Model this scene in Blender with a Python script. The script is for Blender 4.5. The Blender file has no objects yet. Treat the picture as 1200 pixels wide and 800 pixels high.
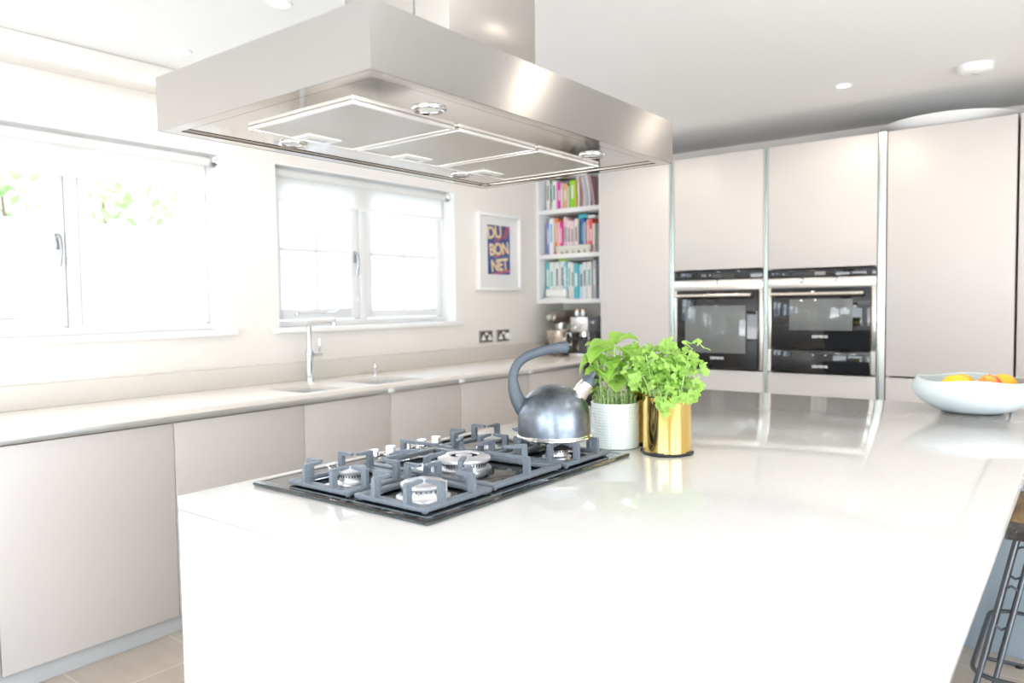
import bpy, bmesh, math, random
from mathutils import Vector, Matrix
random.seed(7)
PI = math.pi
SC = bpy.context.scene
COL = SC.collection

# ------------------------------------------------------------------ camera
EYE = Vector((0.0, 0.0, 1.313))
YAW, PITCH, ROLL = math.radians(37.6), math.radians(-2.85), math.radians(0.75)
fwd = Vector((math.cos(YAW)*math.cos(PITCH), math.sin(YAW)*math.cos(PITCH), math.sin(PITCH)))
rgt = fwd.cross(Vector((0, 0, 1))).normalized()
dwn = fwd.cross(rgt)
r2 = math.cos(ROLL)*rgt + math.sin(ROLL)*dwn
d2 = -math.sin(ROLL)*rgt + math.cos(ROLL)*dwn
cd = bpy.data.cameras.new('camera')
cam = bpy.data.objects.new('camera', cd)
COL.objects.link(cam)
cam.matrix_world = Matrix(((r2.x, -d2.x, -fwd.x, EYE.x), (r2.y, -d2.y, -fwd.y, EYE.y), (r2.z, -d2.z, -fwd.z, EYE.z), (0, 0, 0, 1)))
cd.sensor_width = 36
cd.lens = 885/1200*36
cd.clip_start = 0.05
cd.dof.use_dof = True
cd.dof.focus_distance = 1.95
cd.dof.aperture_fstop = 2.8
SC.camera = cam

# ------------------------------------------------------------------ sky, lamps, exposure
SKY = 5.5
w = bpy.data.worlds.new('sky'); SC.world = w; w.use_nodes = True
wn = w.node_tree.nodes; wl = w.node_tree.links
bg = wn['Background']; bg.inputs['Strength'].default_value = SKY
tc = wn.new('ShaderNodeTexCoord'); sx = wn.new('ShaderNodeSeparateXYZ'); cr = wn.new('ShaderNodeValToRGB')
wl.new(tc.outputs['Generated'], sx.inputs[0]); mr_ = wn.new('ShaderNodeMapRange'); mr_.inputs['From Min'].default_value = -1; wl.new(sx.outputs['Z'], mr_.inputs['Value']); wl.new(mr_.outputs[0], cr.inputs[0]); wl.new(cr.outputs[0], bg.inputs[0])
e_ = cr.color_ramp.elements.new(.50); e_.color = (.88, .95, 1, 1)   # horizon
cr.color_ramp.elements[0].position = .485; cr.color_ramp.elements[0].color = (1.40, 1.42, 1.45, 1)   # below-horizon glow, raised above the sky to brighten the ceiling
cr.color_ramp.elements[2].position = 0.9; cr.color_ramp.elements[2].color = (0.58, 0.76, 1, 1)
SC.view_settings.view_transform = 'Standard'
SC.view_settings.look = 'None'
SC.view_settings.gamma = 1
SC.view_settings.use_curve_mapping = False
SC.view_settings.exposure = 0.50
DOWNLIGHT_W = 9.0

def portal(name, loc, rot, sx_, sy_):
    l = bpy.data.lights.new(name, 'AREA'); l.shape = 'RECTANGLE'; l.size = sx_; l.size_y = sy_
    l.cycles.is_portal = True
    o = bpy.data.objects.new(name, l); COL.objects.link(o); o.location = loc; o.rotation_euler = rot
    return o
# area lights point along local -Z
portal('daylight_portal', (1.46, 3.80, 1.64), (PI/2, 0, PI), 1.42, .9).rotation_euler = (-PI/2, 0, 0)
portal('daylight_portal', (3.17, 3.80, 1.64), (-PI/2, 0, 0), 1.44, .9)
portal('daylight_portal', (-2.75, 1.3, 1.12), (0, -PI/2, 0), 2.2, 2.0)
portal('daylight_portal', (-2.75, -.75, 1.12), (0, -PI/2, 0), 2.2, 1.7)
portal('daylight_portal', (-1.6, -.6, 2.66), (0, 0, 0), 1.4, 2.8)

portal('daylight_portal', (.1, -2.82, 1.12), (PI/2, 0, 0), 4.0, 2.2)

# ------------------------------------------------------------------ materials
MATS = {}
def mat(name, col, rough=.5, metal=0., spec=.5, **kw):
    if name in MATS: return MATS[name]
    m = bpy.data.materials.new(name); m.use_nodes = True
    b = m.node_tree.nodes['Principled BSDF']
    b.inputs['Base Color'].default_value = (*col, 1); b.inputs['Roughness'].default_value = rough
    b.inputs['Metallic'].default_value = metal; b.inputs['Specular IOR Level'].default_value = spec
    for k, v in kw.items():
        b.inputs[k.replace('_', ' ')].default_value = v
    MATS[name] = m
    return m
def bsdf(m): return m.node_tree.nodes['Principled BSDF']
def noise_col(m, c1, c2, scale, stretch=(1, 1, 1), lo=.35, hi=.65, detail=4, bump=0):
    nt = m.node_tree; N = nt.nodes; L = nt.links
    t = N.new('ShaderNodeTexCoord'); mp = N.new('ShaderNodeMapping'); mp.inputs['Scale'].default_value = stretch
    n = N.new('ShaderNodeTexNoise'); n.inputs['Scale'].default_value = scale; n.inputs['Detail'].default_value = detail
    r = N.new('ShaderNodeValToRGB')
    r.color_ramp.elements[0].position = lo; r.color_ramp.elements[0].color = (*c1, 1)
    r.color_ramp.elements[1].position = hi; r.color_ramp.elements[1].color = (*c2, 1)
    L.new(t.outputs['Object'], mp.inputs[0]); L.new(mp.outputs[0], n.inputs['Vector']); L.new(n.outputs['Fac'], r.inputs[0])
    L.new(r.outputs[0], bsdf(m).inputs['Base Color'])
    if bump:
        bp = N.new('ShaderNodeBump'); bp.inputs['Strength'].default_value = bump; bp.inputs['Distance'].default_value = .002
        L.new(n.outputs['Fac'], bp.inputs['Height']); L.new(bp.outputs[0], bsdf(m).inputs['Normal'])
    return m
def brushed(name, col, rough, stretch, aniso=.0, rot=0.):
    m = mat(name, col, rough, 1.)
    nt = m.node_tree; N = nt.nodes; L = nt.links
    t = N.new('ShaderNodeTexCoord'); mp = N.new('ShaderNodeMapping'); mp.inputs['Scale'].default_value = stretch
    n = N.new('ShaderNodeTexNoise'); n.inputs['Scale'].default_value = 1; n.inputs['Detail'].default_value = 3
    mr = N.new('ShaderNodeMapRange'); mr.inputs['To Min'].default_value = rough*.85; mr.inputs['To Max'].default_value = rough*1.15
    L.new(t.outputs['Object'], mp.inputs[0]); L.new(mp.outputs[0], n.inputs['Vector']); L.new(n.outputs['Fac'], mr.inputs['Value'])
    L.new(mr.outputs[0], bsdf(m).inputs['Roughness'])
    if aniso:
        tg = N.new('ShaderNodeTangent'); tg.direction_type = 'RADIAL'; tg.axis = 'Z'
        L.new(tg.outputs[0], bsdf(m).inputs['Tangent'])
        bsdf(m).inputs['Anisotropic'].default_value = aniso; bsdf(m).inputs['Anisotropic Rotation'].default_value = rot
    return m

M_wall = noise_col(mat('warm_white_wall', (.80, .77, .73), .85, spec=.2), (.80, .77, .73), (.82, .79, .75), 3)
M_ceil = mat('ceiling_white', (.88, .88, .87), .9, spec=.2)
M_trim = mat('gloss_white_paint', (.86, .86, .85), .35)
M_frame = mat('window_white_paint', (.76, .77, .77), .4)
M_cab = noise_col(mat('taupe_satin_door', (.59, .55, .525), .42), (.585, .545, .52), (.595, .555, .53), 2)
M_carc = mat('cabinet_carcass', (.30, .28, .27), .6)
M_quartz = noise_col(mat('white_quartz', (.63, .615, .595), .08), (.625, .61, .59), (.64, .625, .605), 60, lo=.4, hi=.6)
M_quartz2 = noise_col(mat('warm_quartz', (.82, .77, .71), .28), (.815, .765, .705), (.83, .78, .72), 60, lo=.4, hi=.6)
M_plinth = mat('plinth_grey', (.52, .53, .53), .4)
M_chan = mat('aluminium_channel', (.72, .73, .72), .3, 1.)
M_steelH = brushed('brushed_steel_horizontal', (.46, .45, .445), .21, (4, 4, 900), .8, .25)
M_steelV = brushed('brushed_steel_vertical', (.52, .50, .475), .22, (600, 600, 3), .8, 0.)
M_steel = mat('satin_steel', (.80, .79, .77), .38, .85)
M_polish = mat('polished_steel', (.74, .70, .67), .07, 1.)
M_chrome = mat('chrome', (.80, .81, .83), .05, 1.)
M_black = mat('black_plastic', (.02, .02, .022), .4)
M_blackglass = mat('black_glass', (.008, .009, .011), .03, spec=.7)
M_ovenwin = mat('oven_window_reflection', (.16, .17, .165), .04, spec=.8)  # grey stands in for the bright room reflected in the dark window
M_iron = noise_col(mat('cast_iron_hazed', (.16, .185, .215), .45), (.15, .175, .205), (.18, .205, .235), 150, bump=.25)  # iron lifted from near black, veiling haze put into its colour
M_alu = mat('burner_aluminium', (.80, .81, .83), .30, 1.)
M_cap = mat('burner_cap', (.62, .62, .64), .32, .6)
M_white = mat('white_plastic', (.85, .85, .84), .35)
M_ceram = mat('white_ceramic', (.84, .91, .89), .25)
M_bowl = mat('pale_ceramic', (.68, .75, .78), .38)
M_brass = mat('polished_brass', (.93, .66, .22), .07, 1.)
M_soil = noise_col(mat('soil', (.03, .02, .015), .95), (.02, .014, .01), (.07, .05, .035), 200)
M_kettle = noise_col(mat('dark_steel_kettle', (.20, .235, .27), .33, 1.), (.19, .22, .26), (.25, .28, .32), 60)
M_khandle = mat('slate_plastic', (.070, .088, .108), .42)
M_wood = noise_col(mat('dark_oak', (.25, .15, .06), .5), (.17, .10, .045), (.36, .23, .10), 9, (1, 9, 9), bump=.3)
M_band = noise_col(mat('aged_iron', (.10, .09, .085), .5, .7), (.07, .065, .06), (.15, .13, .12), 40, bump=.5)
M_rod = mat('stool_steel_rod', (.12, .13, .14), .35, .8)

def glass_mat():
    m = bpy.data.materials.new('window_glass'); m.use_nodes = True
    N = m.node_tree.nodes; L = m.node_tree.links; N.clear()
    o = N.new('ShaderNodeOutputMaterial'); mx = N.new('ShaderNodeMixShader'); t = N.new('ShaderNodeBsdfTransparent')
    g = N.new('ShaderNodeBsdfGlossy'); g.inputs['Roughness'].default_value = .01; lw = N.new('ShaderNodeLayerWeight'); lw.inputs[0].default_value = .5
    pw = N.new('ShaderNodeMath'); pw.operation = 'POWER'; pw.inputs[1].default_value = 4; f = N.new('ShaderNodeMath'); f.operation = 'MULTIPLY_ADD'; f.inputs[1].default_value = .7; f.inputs[2].default_value = .03
    L.new(lw.outputs['Facing'], pw.inputs[0]); L.new(pw.outputs[0], f.inputs[0])
    L.new(f.outputs[0], mx.inputs[0]); L.new(t.outputs[0], mx.inputs[1]); L.new(g.outputs[0], mx.inputs[2]); L.new(mx.outputs[0], o.inputs[0])
    return m
M_glass = glass_mat()
def translucent(name, c, ct, fac, rough=.5, gloss=.0):
    m = bpy.data.materials.new(name); m.use_nodes = True
    N = m.node_tree.nodes; L = m.node_tree.links
    p = N['Principled BSDF']; p.inputs['Base Color'].default_value = (*c, 1); p.inputs['Roughness'].default_value = rough
    t = N.new('ShaderNodeBsdfTranslucent'); t.inputs[0].default_value = (*ct, 1)
    mx = N.new('ShaderNodeMixShader'); mx.inputs[0].default_value = fac
    o = N['Material Output']
    L.new(p.outputs[0], mx.inputs[1]); L.new(t.outputs[0], mx.inputs[2]); L.new(mx.outputs[0], o.inputs[0])
    return m
M_blind = translucent('blind_fabric', (.93, .93, .91), (.96, .96, .94), .5, .8)
M_leaf = translucent('basil_leaf', (.40, .64, .13), (.52, .78, .18), .42, .36)
M_leaf2 = translucent('coriander_leaf', (.38, .60, .14), (.50, .76, .18), .42, .45)
M_leaf3 = translucent('young_leaf', (.48, .72, .22), (.58, .82, .26), .42, .42)
M_stem = translucent('pale_stem', (.62, .78, .38), (.6, .8, .35), .3, .5)
def emit(name, col, s):
    m = bpy.data.materials.new(name); m.use_nodes = True
    b = bsdf(m); b.inputs['Emission Color'].default_value = (*col, 1); b.inputs['Emission Strength'].default_value = s
    return m
M_lamp = emit('lamp_glow', (1, .93, .82), 12)

# ------------------------------------------------------------------ mesh builder
class MB:
    def __init__(s): s.v = []; s.f = []
    def add(s, vs, fs):
        o = len(s.v); s.v += [Vector(v) for v in vs]; s.f += [tuple(i+o for i in f) for f in fs]; return s
    def box(s, x0, x1, y0, y1, z0, z1, bev=0, seg=2, M=None):
        if x0 > x1: x0, x1 = x1, x0
        if y0 > y1: y0, y1 = y1, y0
        if z0 > z1: z0, z1 = z1, z0
        bm = bmesh.new()
        bmesh.ops.create_cube(bm, size=1, matrix=Matrix.Translation(((x0+x1)/2, (y0+y1)/2, (z0+z1)/2)) @ Matrix.Diagonal((x1-x0, y1-y0, z1-z0, 1)))
        if bev: bmesh.ops.bevel(bm, geom=bm.edges[:], offset=bev, segments=seg, affect='EDGES', profile=.5)
        if M is not None: bmesh.ops.transform(bm, matrix=M, verts=bm.verts[:])
        bm.verts.index_update()
        s.add([v.co.copy() for v in bm.verts], [[v.index for v in f.verts] for f in bm.faces]); bm.free(); return s
    def lathe(s, prof, n=32, c=(0, 0, 0), M=None, cap0=True, cap1=True, mod=None):
        vs = []; fs = []; c = Vector(c)
        for j, (r, z) in enumerate(prof):
            for i in range(n):
                a = 2*PI*i/n
                rr = r if mod is None else mod(r, z, a)
                p = Vector((rr*math.cos(a), rr*math.sin(a), z))
                if M is not None: p = M @ p
                vs.append(p + c)
        for j in range(len(prof)-1):
            for i in range(n):
                k = (i+1) % n
                fs.append((j*n+i, j*n+k, (j+1)*n+k, (j+1)*n+i))
        if cap0: fs.append(tuple(reversed(range(n))))
        if cap1: fs.append(tuple((len(prof)-1)*n+i for i in range(n)))
        return s.add(vs, fs)
    def cyl(s, c, r, h, n=24, M=None, bev=0):
        if bev: return s.lathe([(r-bev, 0), (r, bev), (r, h-bev), (r-bev, h)], n, c, M)
        return s.lathe([(r, 0), (r, h)], n, c, M)
    def tube(s, pts, rad, n=10, closed=False, flat=None):
        pts = [Vector(p) for p in pts]; m = len(pts)
        if not hasattr(rad, '__len__'): rad = [rad]*m
        T = []
        for i in range(m):
            a = pts[(i-1) % m] if (closed or i > 0) else pts[i]; b = pts[(i+1) % m] if (closed or i < m-1) else pts[i]
            T.append((b-a).normalized())
        up = Vector((0, 0, 1)) if abs(T[0].z) < .9 else Vector((1, 0, 0))
        nn = (up - T[0]*up.dot(T[0])).normalized(); vs = []; fs = []
        for i in range(m):
            nn = (nn - T[i]*nn.dot(T[i])).normalized(); bb = T[i].cross(nn)
            for k in range(n):
                a = 2*PI*k/n; fl = 1 if flat is None else (flat[i] if hasattr(flat, '__len__') else flat)
                vs.append(pts[i] + nn*math.cos(a)*rad[i] + bb*math.sin(a)*rad[i]*fl)
        R = m if closed else m-1
        for i in range(R):
            j = (i+1) % m
            for k in range(n):
                l = (k+1) % n
                fs.append((i*n+k, i*n+l, j*n+l, j*n+k))
        if not closed:
            fs.append(tuple(reversed(range(n)))); fs.append(tuple((m-1)*n+k for k in range(n)))
        return s.add(vs, fs)
    def prism(s, poly, h0, h1, M=None):
        """poly in xy, extruded in z, then transformed"""
        n = len(poly)
        vs = [Vector((x, y, h0)) for x, y in poly] + [Vector((x, y, h1)) for x, y in poly]
        if M is not None: vs = [M @ v for v in vs]
        fs = [tuple(reversed(range(n))), tuple(range(n, 2*n))] + [(i, (i+1) % n, (i+1) % n+n, i+n) for i in range(n)]
        return s.add(vs, fs)
    def build(s, name, m, parent=None, world=True, smooth=True, ang=35, kind=None, label=None):
        off = Vector((0, 0, 0))
        if world:
            p = parent
            while p is not None: off += p.location; p = p.parent
        me = bpy.data.meshes.new(name)
        me.from_pydata([v-off for v in s.v], [], s.f); me.validate()
        bm = bmesh.new(); bm.from_mesh(me); bmesh.ops.recalc_face_normals(bm, faces=bm.faces[:]); bm.to_mesh(me); bm.free()
        if smooth:
            for p in me.polygons: p.use_smooth = True
            me.set_sharp_from_angle(angle=math.radians(ang))
        if m is not None: me.materials.append(m)
        o = bpy.data.objects.new(name, me); COL.objects.link(o)
        if parent is not None: o.parent = parent
        if kind: o['kind'] = kind
        if label: o['label'] = label
        return o
def box(x0, x1, y0, y1, z0, z1, bev=0, **k): return MB().box(x0, x1, y0, y1, z0, z1, bev, **k)
def tag(o, label, cat, group=None):
    o['label'] = label; o['category'] = cat
    if group: o['group'] = group
    return o
def thing(name, label, cat, loc=(0, 0, 0), group=None):
    o = bpy.data.objects.new(name, None); o.empty_display_size = .05; COL.objects.link(o); o.location = loc
    return tag(o, label, cat, group)
def struct(o): o['kind'] = 'structure'; return o
def copy_tree(o, parent=None):
    c = o.copy(); COL.objects.link(c); c.parent = parent
    for ch in [x for x in o.children]: copy_tree(ch, c)
    return c
def text_obj(name, txt, size, m, parent, M, depth=.0006, bold=0., xs=1., spacing=1.):
    cu = bpy.data.curves.new('t', 'FONT'); cu.body = txt; cu.size = size; cu.extrude = depth
    cu.align_x = 'CENTER'; cu.align_y = 'CENTER'; cu.space_character = spacing
    t = bpy.data.objects.new('t', cu); COL.objects.link(t)
    dg = bpy.context.evaluated_depsgraph_get(); dg.update()
    me = bpy.data.meshes.new_from_object(t.evaluated_get(dg))
    bpy.data.objects.remove(t); me.name = name
    me.transform(Matrix.Diagonal((xs, 1, 1, 1)))
    if bold:      # thicken the strokes evenly: copies shifted round a small circle
        bb = bmesh.new()
        for q in range(9):
            c_ = me.copy(); a_ = q*PI/4; rr = 0 if q == 8 else bold
            c_.transform(Matrix.Translation((rr*math.cos(a_), rr*math.sin(a_), q*.00002))); bb.from_mesh(c_); bpy.data.meshes.remove(c_)
        bb.to_mesh(me); bb.free()
    off = Vector((0, 0, 0)); p = parent
    while p is not None: off += p.location; p = p.parent
    me.transform(Matrix.Translation(-off) @ M)
    me.materials.clear(); me.materials.append(m)
    o = bpy.data.objects.new(name, me); COL.objects.link(o); o.parent = parent
    return o
def face_mx(loc):   # text on a plane facing -x, read from -x side (text right = -y)
    return Matrix.Translation(loc) @ Matrix(((0, 0, -1, 0), (-1, 0, 0, 0), (0, 1, 0, 0), (0, 0, 0, 1)))
def face_my(loc):   # text facing -y (text right = +x)
    return Matrix.Translation(loc) @ Matrix(((1, 0, 0, 0), (0, 0, -1, 0), (0, 1, 0, 0), (0, 0, 0, 1)))

# ------------------------------------------------------------------ room shell
XW0, XW1, YW0, YW1, ZC = -2.6, 5.22, -2.7, 3.48, 2.40
def floor_mat():
    m = mat('limed_plank_floor', (.55, .48, .40), .35)
    N = m.node_tree.nodes; L = m.node_tree.links
    t = N.new('ShaderNodeTexCoord'); mp = N.new('ShaderNodeMapping'); mp.inputs['Rotation'].default_value = (0, 0, PI/2)
    mp.inputs['Location'].default_value = (.25, .055, 0)
    br = N.new('ShaderNodeTexBrick'); br.inputs['Scale'].default_value = 1; br.inputs['Brick Width'].default_value = 1.2
    br.inputs['Row Height'].default_value = .39; br.inputs['Mortar Size'].default_value = .003; br.inputs['Mortar Smooth'].default_value = .2
    br.inputs['Color1'].default_value = (.54, .465, .385, 1); br.inputs['Color2'].default_value = (.61, .54, .46, 1); br.inputs['Mortar'].default_value = (.72, .66, .58, 1)
    L.new(t.outputs['Object'], mp.inputs[0]); L.new(mp.outputs[0], br.inputs['Vector'])
    n = N.new('ShaderNodeTexNoise'); n.inputs['Scale'].default_value = 4; n.inputs['Detail'].default_value = 8
    mp2 = N.new('ShaderNodeMapping'); mp2.inputs['Scale'].default_value = (6, .6, 1); L.new(t.outputs['Object'], mp2.inputs[0]); L.new(mp2.outputs[0], n.inputs['Vector'])
    mx = N.new('ShaderNodeMix'); mx.data_type = 'RGBA'; mx.blend_type = 'MULTIPLY'; mx.inputs[0].default_value = .5
    rp = N.new('ShaderNodeValToRGB'); rp.color_ramp.elements[0].color = (.62, .60, .58, 1); rp.color_ramp.elements[1].color = (1.1, 1.1, 1.1, 1)
    L.new(n.outputs['Fac'], rp.inputs[0]); L.new(br.outputs['Color'], mx.inputs[6]); L.new(rp.outputs[0], mx.inputs[7]); L.new(mx.outputs[2], bsdf(m).inputs['Base Color'])
    return m
struct(box(XW0-.1, XW1+.1, YW0-.1, YW1+.32, -.1, 0).build('floor', floor_mat()))
# ceiling with an unseen rooflight added behind the camera for more daylight
RL = (-2.3, -.9, -2.0, .8); k = MB()
k.box(RL[1], XW1+.1, YW0-.1, YW1+.32, ZC, ZC+.12); k.box(XW0-.1, RL[0], YW0-.1, YW1+.32, ZC, ZC+.12)
k.box(RL[0], RL[1], YW0-.1, RL[2], ZC, ZC+.12); k.box(RL[0], RL[1], RL[3], YW1+.32, ZC, ZC+.12)
struct(k.build('ceiling', M_ceil, smooth=False))
rl = bpy.data.objects.new('added_rooflight', None); COL.objects.link(rl); struct(rl)
k = MB(); t_ = .05
k.box(RL[0], RL[0]+t_, RL[2], RL[3], ZC+.12, ZC+.24, .003); k.box(RL[1]-t_, RL[1], RL[2], RL[3], ZC+.12, ZC+.24, .003)
for q in (RL[2], (RL[2]+RL[3])/2-t_/2, RL[3]-t_): k.box(RL[0]+t_, RL[1]-t_, q, q+t_, ZC+.12, ZC+.24, .003)
k.build('window_frame', M_trim, rl); box(RL[0]+t_, RL[1]-t_, RL[2]+t_, RL[3]-t_, ZC+.18, ZC+.186).build('pane', M_glass, rl)
# window wall with two openings
W1 = (.78, 2.155, 1.20, 2.085); W2 = (2.457, 3.892, 1.20, 2.085)
wm = MB(); y0, y1 = YW1, YW1+.32
wm.box(XW0, W1[0], y0, y1, 0, ZC); wm.box(W1[1], W2[0], y0, y1, 0, ZC); wm.box(W2[1], XW1+.1, y0, y1, 0, ZC)
for a in (W1, W2): wm.box(a[0], a[1], y0, y1, 0, a[2]); wm.box(a[0], a[1], y0, y1, a[3], ZC)
struct(wm.build('wall_left', M_wall))
struct(box(XW1, XW1+.1, YW0, YW1, 0, ZC).build('wall_back', M_wall))
D3 = (-1.9, 2.1)  # unseen glazed opening, added to light the ceiling and cabinets
k = MB(); k.box(XW0-.1, D3[0], YW0-.1, YW0, 0, ZC); k.box(D3[1], XW1+.1, YW0-.1, YW0, 0, ZC); k.box(D3[0], D3[1], YW0-.1, YW0, 2.2, ZC)
struct(k.build('wall_right', M_wall, smooth=False))
g3 = bpy.data.objects.new('door_3', None); COL.objects.link(g3); struct(g3); k = MB()
for (p, q) in ((D3[0], .1), (.1, D3[1])):
    k.box(p, p+.07, YW0-.08, YW0-.03, 0, 2.2, .004); k.box(q-.07, q, YW0-.08, YW0-.03, 0, 2.2, .004)
    k.box(p+.07, q-.07, YW0-.08, YW0-.03, 0, .12, .004); k.box(p+.07, q-.07, YW0-.08, YW0-.03, 2.1, 2.2, .004)
k.build('door_frame', M_trim, g3)
box(D3[0]+.07, .03, YW0-.06, YW0-.054, .12, 2.1).build('pane', M_glass, g3); box(.17, D3[1]-.07, YW0-.06, YW0-.054, .12, 2.1).build('pane', M_glass, g3)
# wall behind the camera with two glazed door openings
fm = MB(); fx0, fx1 = XW0-.1, XW0
D1 = (.3, 2.3); D2 = (-1.6, .1)
fm.box(fx0, fx1, YW0, D2[0], 0, ZC); fm.box(fx0, fx1, D2[1], D1[0], 0, ZC); fm.box(fx0, fx1, D1[1], YW1, 0, ZC)
for a in (D1, D2): fm.box(fx0, fx1, a[0], a[1], 2.2, ZC)
struct(fm.build('wall_front', M_wall))
for i, a in enumerate((D1, D2)):
    g = bpy.data.objects.new('door_%d' % (i+1), None); COL.objects.link(g); struct(g)
    k = MB(); ym = (a[0]+a[1])/2
    for (p, q) in ((a[0], ym), (ym, a[1])):
        k.box(fx0+.02, fx0+.07, p, p+.07, 0, 2.2, .004); k.box(fx0+.02, fx0+.07, q-.07, q, 0, 2.2, .004)
        k.box(fx0+.02, fx0+.07, p+.07, q-.07, 0, .12, .004); k.box(fx0+.02, fx0+.07, p+.07, q-.07, 2.1, 2.2, .004)
    k.build('door_frame', M_trim, g)
    box(fx0+.04, fx0+.046, a[0]+.07, ym-.07, .12, 2.1).build('pane', M_glass, g)
    box(fx0+.04, fx0+.046, ym+.07, a[1]-.07, .12, 2.1).build('pane', M_glass, g)
# dropped bulkhead along the window wall
struct(box(XW0, XW1, 3.335, YW1, 2.305, ZC, .012, seg=3).build('trim_1', M_wall))

# kitchen windows ------------------------------------------------------
def window(nm, a, mull, cas_left, bars):
    x0, x1, z0, z1 = a; g = bpy.data.objects.new(nm, None); COL.objects.link(g); g.location = ((x0+x1)/2, 3.6, z0); struct(g)
    ya, yb = 3.575, 3.645
    k = MB(); fw = .035
    k.box(x0, x0+fw, ya, yb, z0, z1, .003); k.box(x1-fw, x1, ya, yb, z0, z1, .003)
    k.box(x0+fw, x1-fw, ya, yb, z0, z0+fw, .003); k.box(x0+fw, x1-fw, ya, yb, z1-fw, z1, .003)
    k.box(mull-.026, mull+.026, ya-.004, yb, z0+fw, z1-fw, .003)
    k.build('window_frame', M_frame, g)
    sides = [(x0+fw+.004, mull-.03, True), (mull+.03, x1-fw-.004, False)]
    for (p, q, op) in sides:
        s = .062 if op else .05; c = MB(); yc0, yc1 = ya+.004, yb-.01
        zb, zt = z0+fw+.004, z1-fw-.004
        c.box(p, p+s, yc0, yc1, zb, zt, .004); c.box(q-s, q, yc0, yc1, zb, zt, .004)
        c.box(p+s, q-s, yc0, yc1, zb, zb+s, .004); c.box(p+s, q-s, yc0, yc1, zt-s, zt, .004)
        xm = (p+q)/2; c.box(xm-.010, xm+.010, yc0+.006, yc1-.008, zb+s, zt-s, .003); c.box(p+s, xm-.0098, yc0+.006, yc1-.008, 1.625, 1.645); c.box(xm+.0098, q-s, yc0+.006, yc1-.008, 1.625, 1.645)
        co = c.build('casement' if op else 'fixed_sash', M_frame, g)
        box(p+s, q-s, yc0+.025, yc0+.029, zb+s, zt-s).build('pane', M_glass, co)
        if op:
            h = MB(); hx = q-s/2
            h.box(hx-.010, hx+.010, yc0-.006, yc0, 1.575, 1.645, .002)
            h.tube([(hx, yc0-.006, 1.632), (hx, yc0-.026, 1.630), (hx+.002, yc0-.032, 1.61), (hx+.004, yc0-.032, 1.57), (hx-.004, yc0-.030, 1.525), (hx-.006, yc0-.028, 1.50)], [.009, .008, .007, .006, .009, .008], 10)
            h.build('handle', mat('satin_handle', (.36, .38, .40), .3, .7), co)
            st = MB(); zz = zb+.035
            st.box(p+.14, p+.17, yc0-.006, yc0, zz-.008, zz+.008, .001)
            st.tube([(p+.15, yc0-.010, zz), (p+.30, yc0-.010, zz), (p+.42, yc0-.010, zz+.004), (p+.45, yc0-.012, zz+.022), (p+.50, yc0-.014, zz+.028)], .004, 8)
            st.box(q-.30, q-.27, yc0-.006, yc0, zz-.006, zz+.004, .001)
            st.build('stay_arm', M_chrome, co)
            box(q-.022, q-.008, yc0-.010, yc0, 1.34, 1.37, .002).build('sash_lock', M_trim, co)
    sl = MB().box(x0-.035, x1+.04, 3.44, 3.575, z0-.03, z0-.001, .008, seg=3)
    sl.build('window_sill', M_trim, g)
    # white lining of the reveal
    r = MB(); t = .008
    r.box(x0, x0+t, YW1+.001, ya, z0, z1); r.box(x1-t, x1, YW1+.001, ya, z0, z1); r.box(x0+t, x1-t, YW1+.001, ya, z1-t, z1)
    r.build('reveal_lining', M_trim, g)
window('window_1', W1, 1.475, True, 0)
window('window_2', W2, 3.145, True, 0)
def blind(a, label):
    x0, x1, z0, z1 = a; xa, xb = x0+.03, x1-.05; yc = 3.528; zc = z1-.042
    t = thing('roller_blind', label, 'blind', ((x0+x1)/2, yc, z1-.01), 'roller blinds in the window recesses')
    R = Matrix.Rotation(PI/2, 4, 'Y')
    MB().lathe([(.021, 0), (.021, xb-xa)], 24, (xa, yc, zc), R).build('roller', M_blind, t)
    f = MB(); f.box(xa+.006, xb-.006, yc+.0200, yc+.0208, 1.905, zc); f.build('fabric', M_blind, t)
    MB().box(xa+.006, xb-.006, yc+.016, yc+.025, 1.890, 1.908, .003).build('bottom_bar', M_trim, t)
    for (p, q) in ((x0+.009, xa), (xb, x1-.009)):
        k = MB(); k.lathe([(.026, 0), (.028, .003), (.028, .008)], 24, (p if p < xa else q-.008, yc, zc), R)
        k.box(p, q, yc-.008, yc+.008, zc, z1-.008, .001)
        k.build('bracket', M_chrome, t)
blind(W1, 'white roller blind a quarter lowered over the left window')
blind(W2, 'white roller blind a quarter lowered over the right window above the sinks')

# garden beyond the windows -------------------------------------------
def brickmat():
    m = mat('painted_brick', (.75, .78, .82), .8)
    N = m.node_tree.nodes; L = m.node_tree.links
    t = N.new('ShaderNodeTexCoord'); mp = N.new('ShaderNodeMapping'); mp.inputs['Rotation'].default_value = (PI/2, 0, 0)
    br = N.new('ShaderNodeTexBrick'); br.inputs['Scale'].default_value = 1; br.inputs['Brick Width'].default_value = .225; br.inputs['Row Height'].default_value = .075
    br.inputs['Mortar Size'].default_value = .006; br.inputs['Color1'].default_value = (.42, .47, .54, 1); br.inputs['Color2'].default_value = (.46, .51, .58, 1); br.inputs['Mortar'].default_value = (.29, .33, .40, 1)
    L.new(t.outputs['Object'], mp.inputs[0]); L.new(mp.outputs[0], br.inputs['Vector']); L.new(br.outputs['Color'], bsdf(m).inputs['Base Color'])
    return m
MBR = brickmat()
struct(box(-4, 13, 3.81, 12, -.3, -.05).build('ground', mat('paving', (.72, .70, .66), .9)))
gw = thing('garden_wall', 'pale blue-grey brick garden wall seen through the left window', 'wall', (1.5, 6.2, -.05))
box(-2.5, 4.2, 6.2, 6.42, -.05, 1.93).build('brickwork', MBR, gw)
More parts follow.
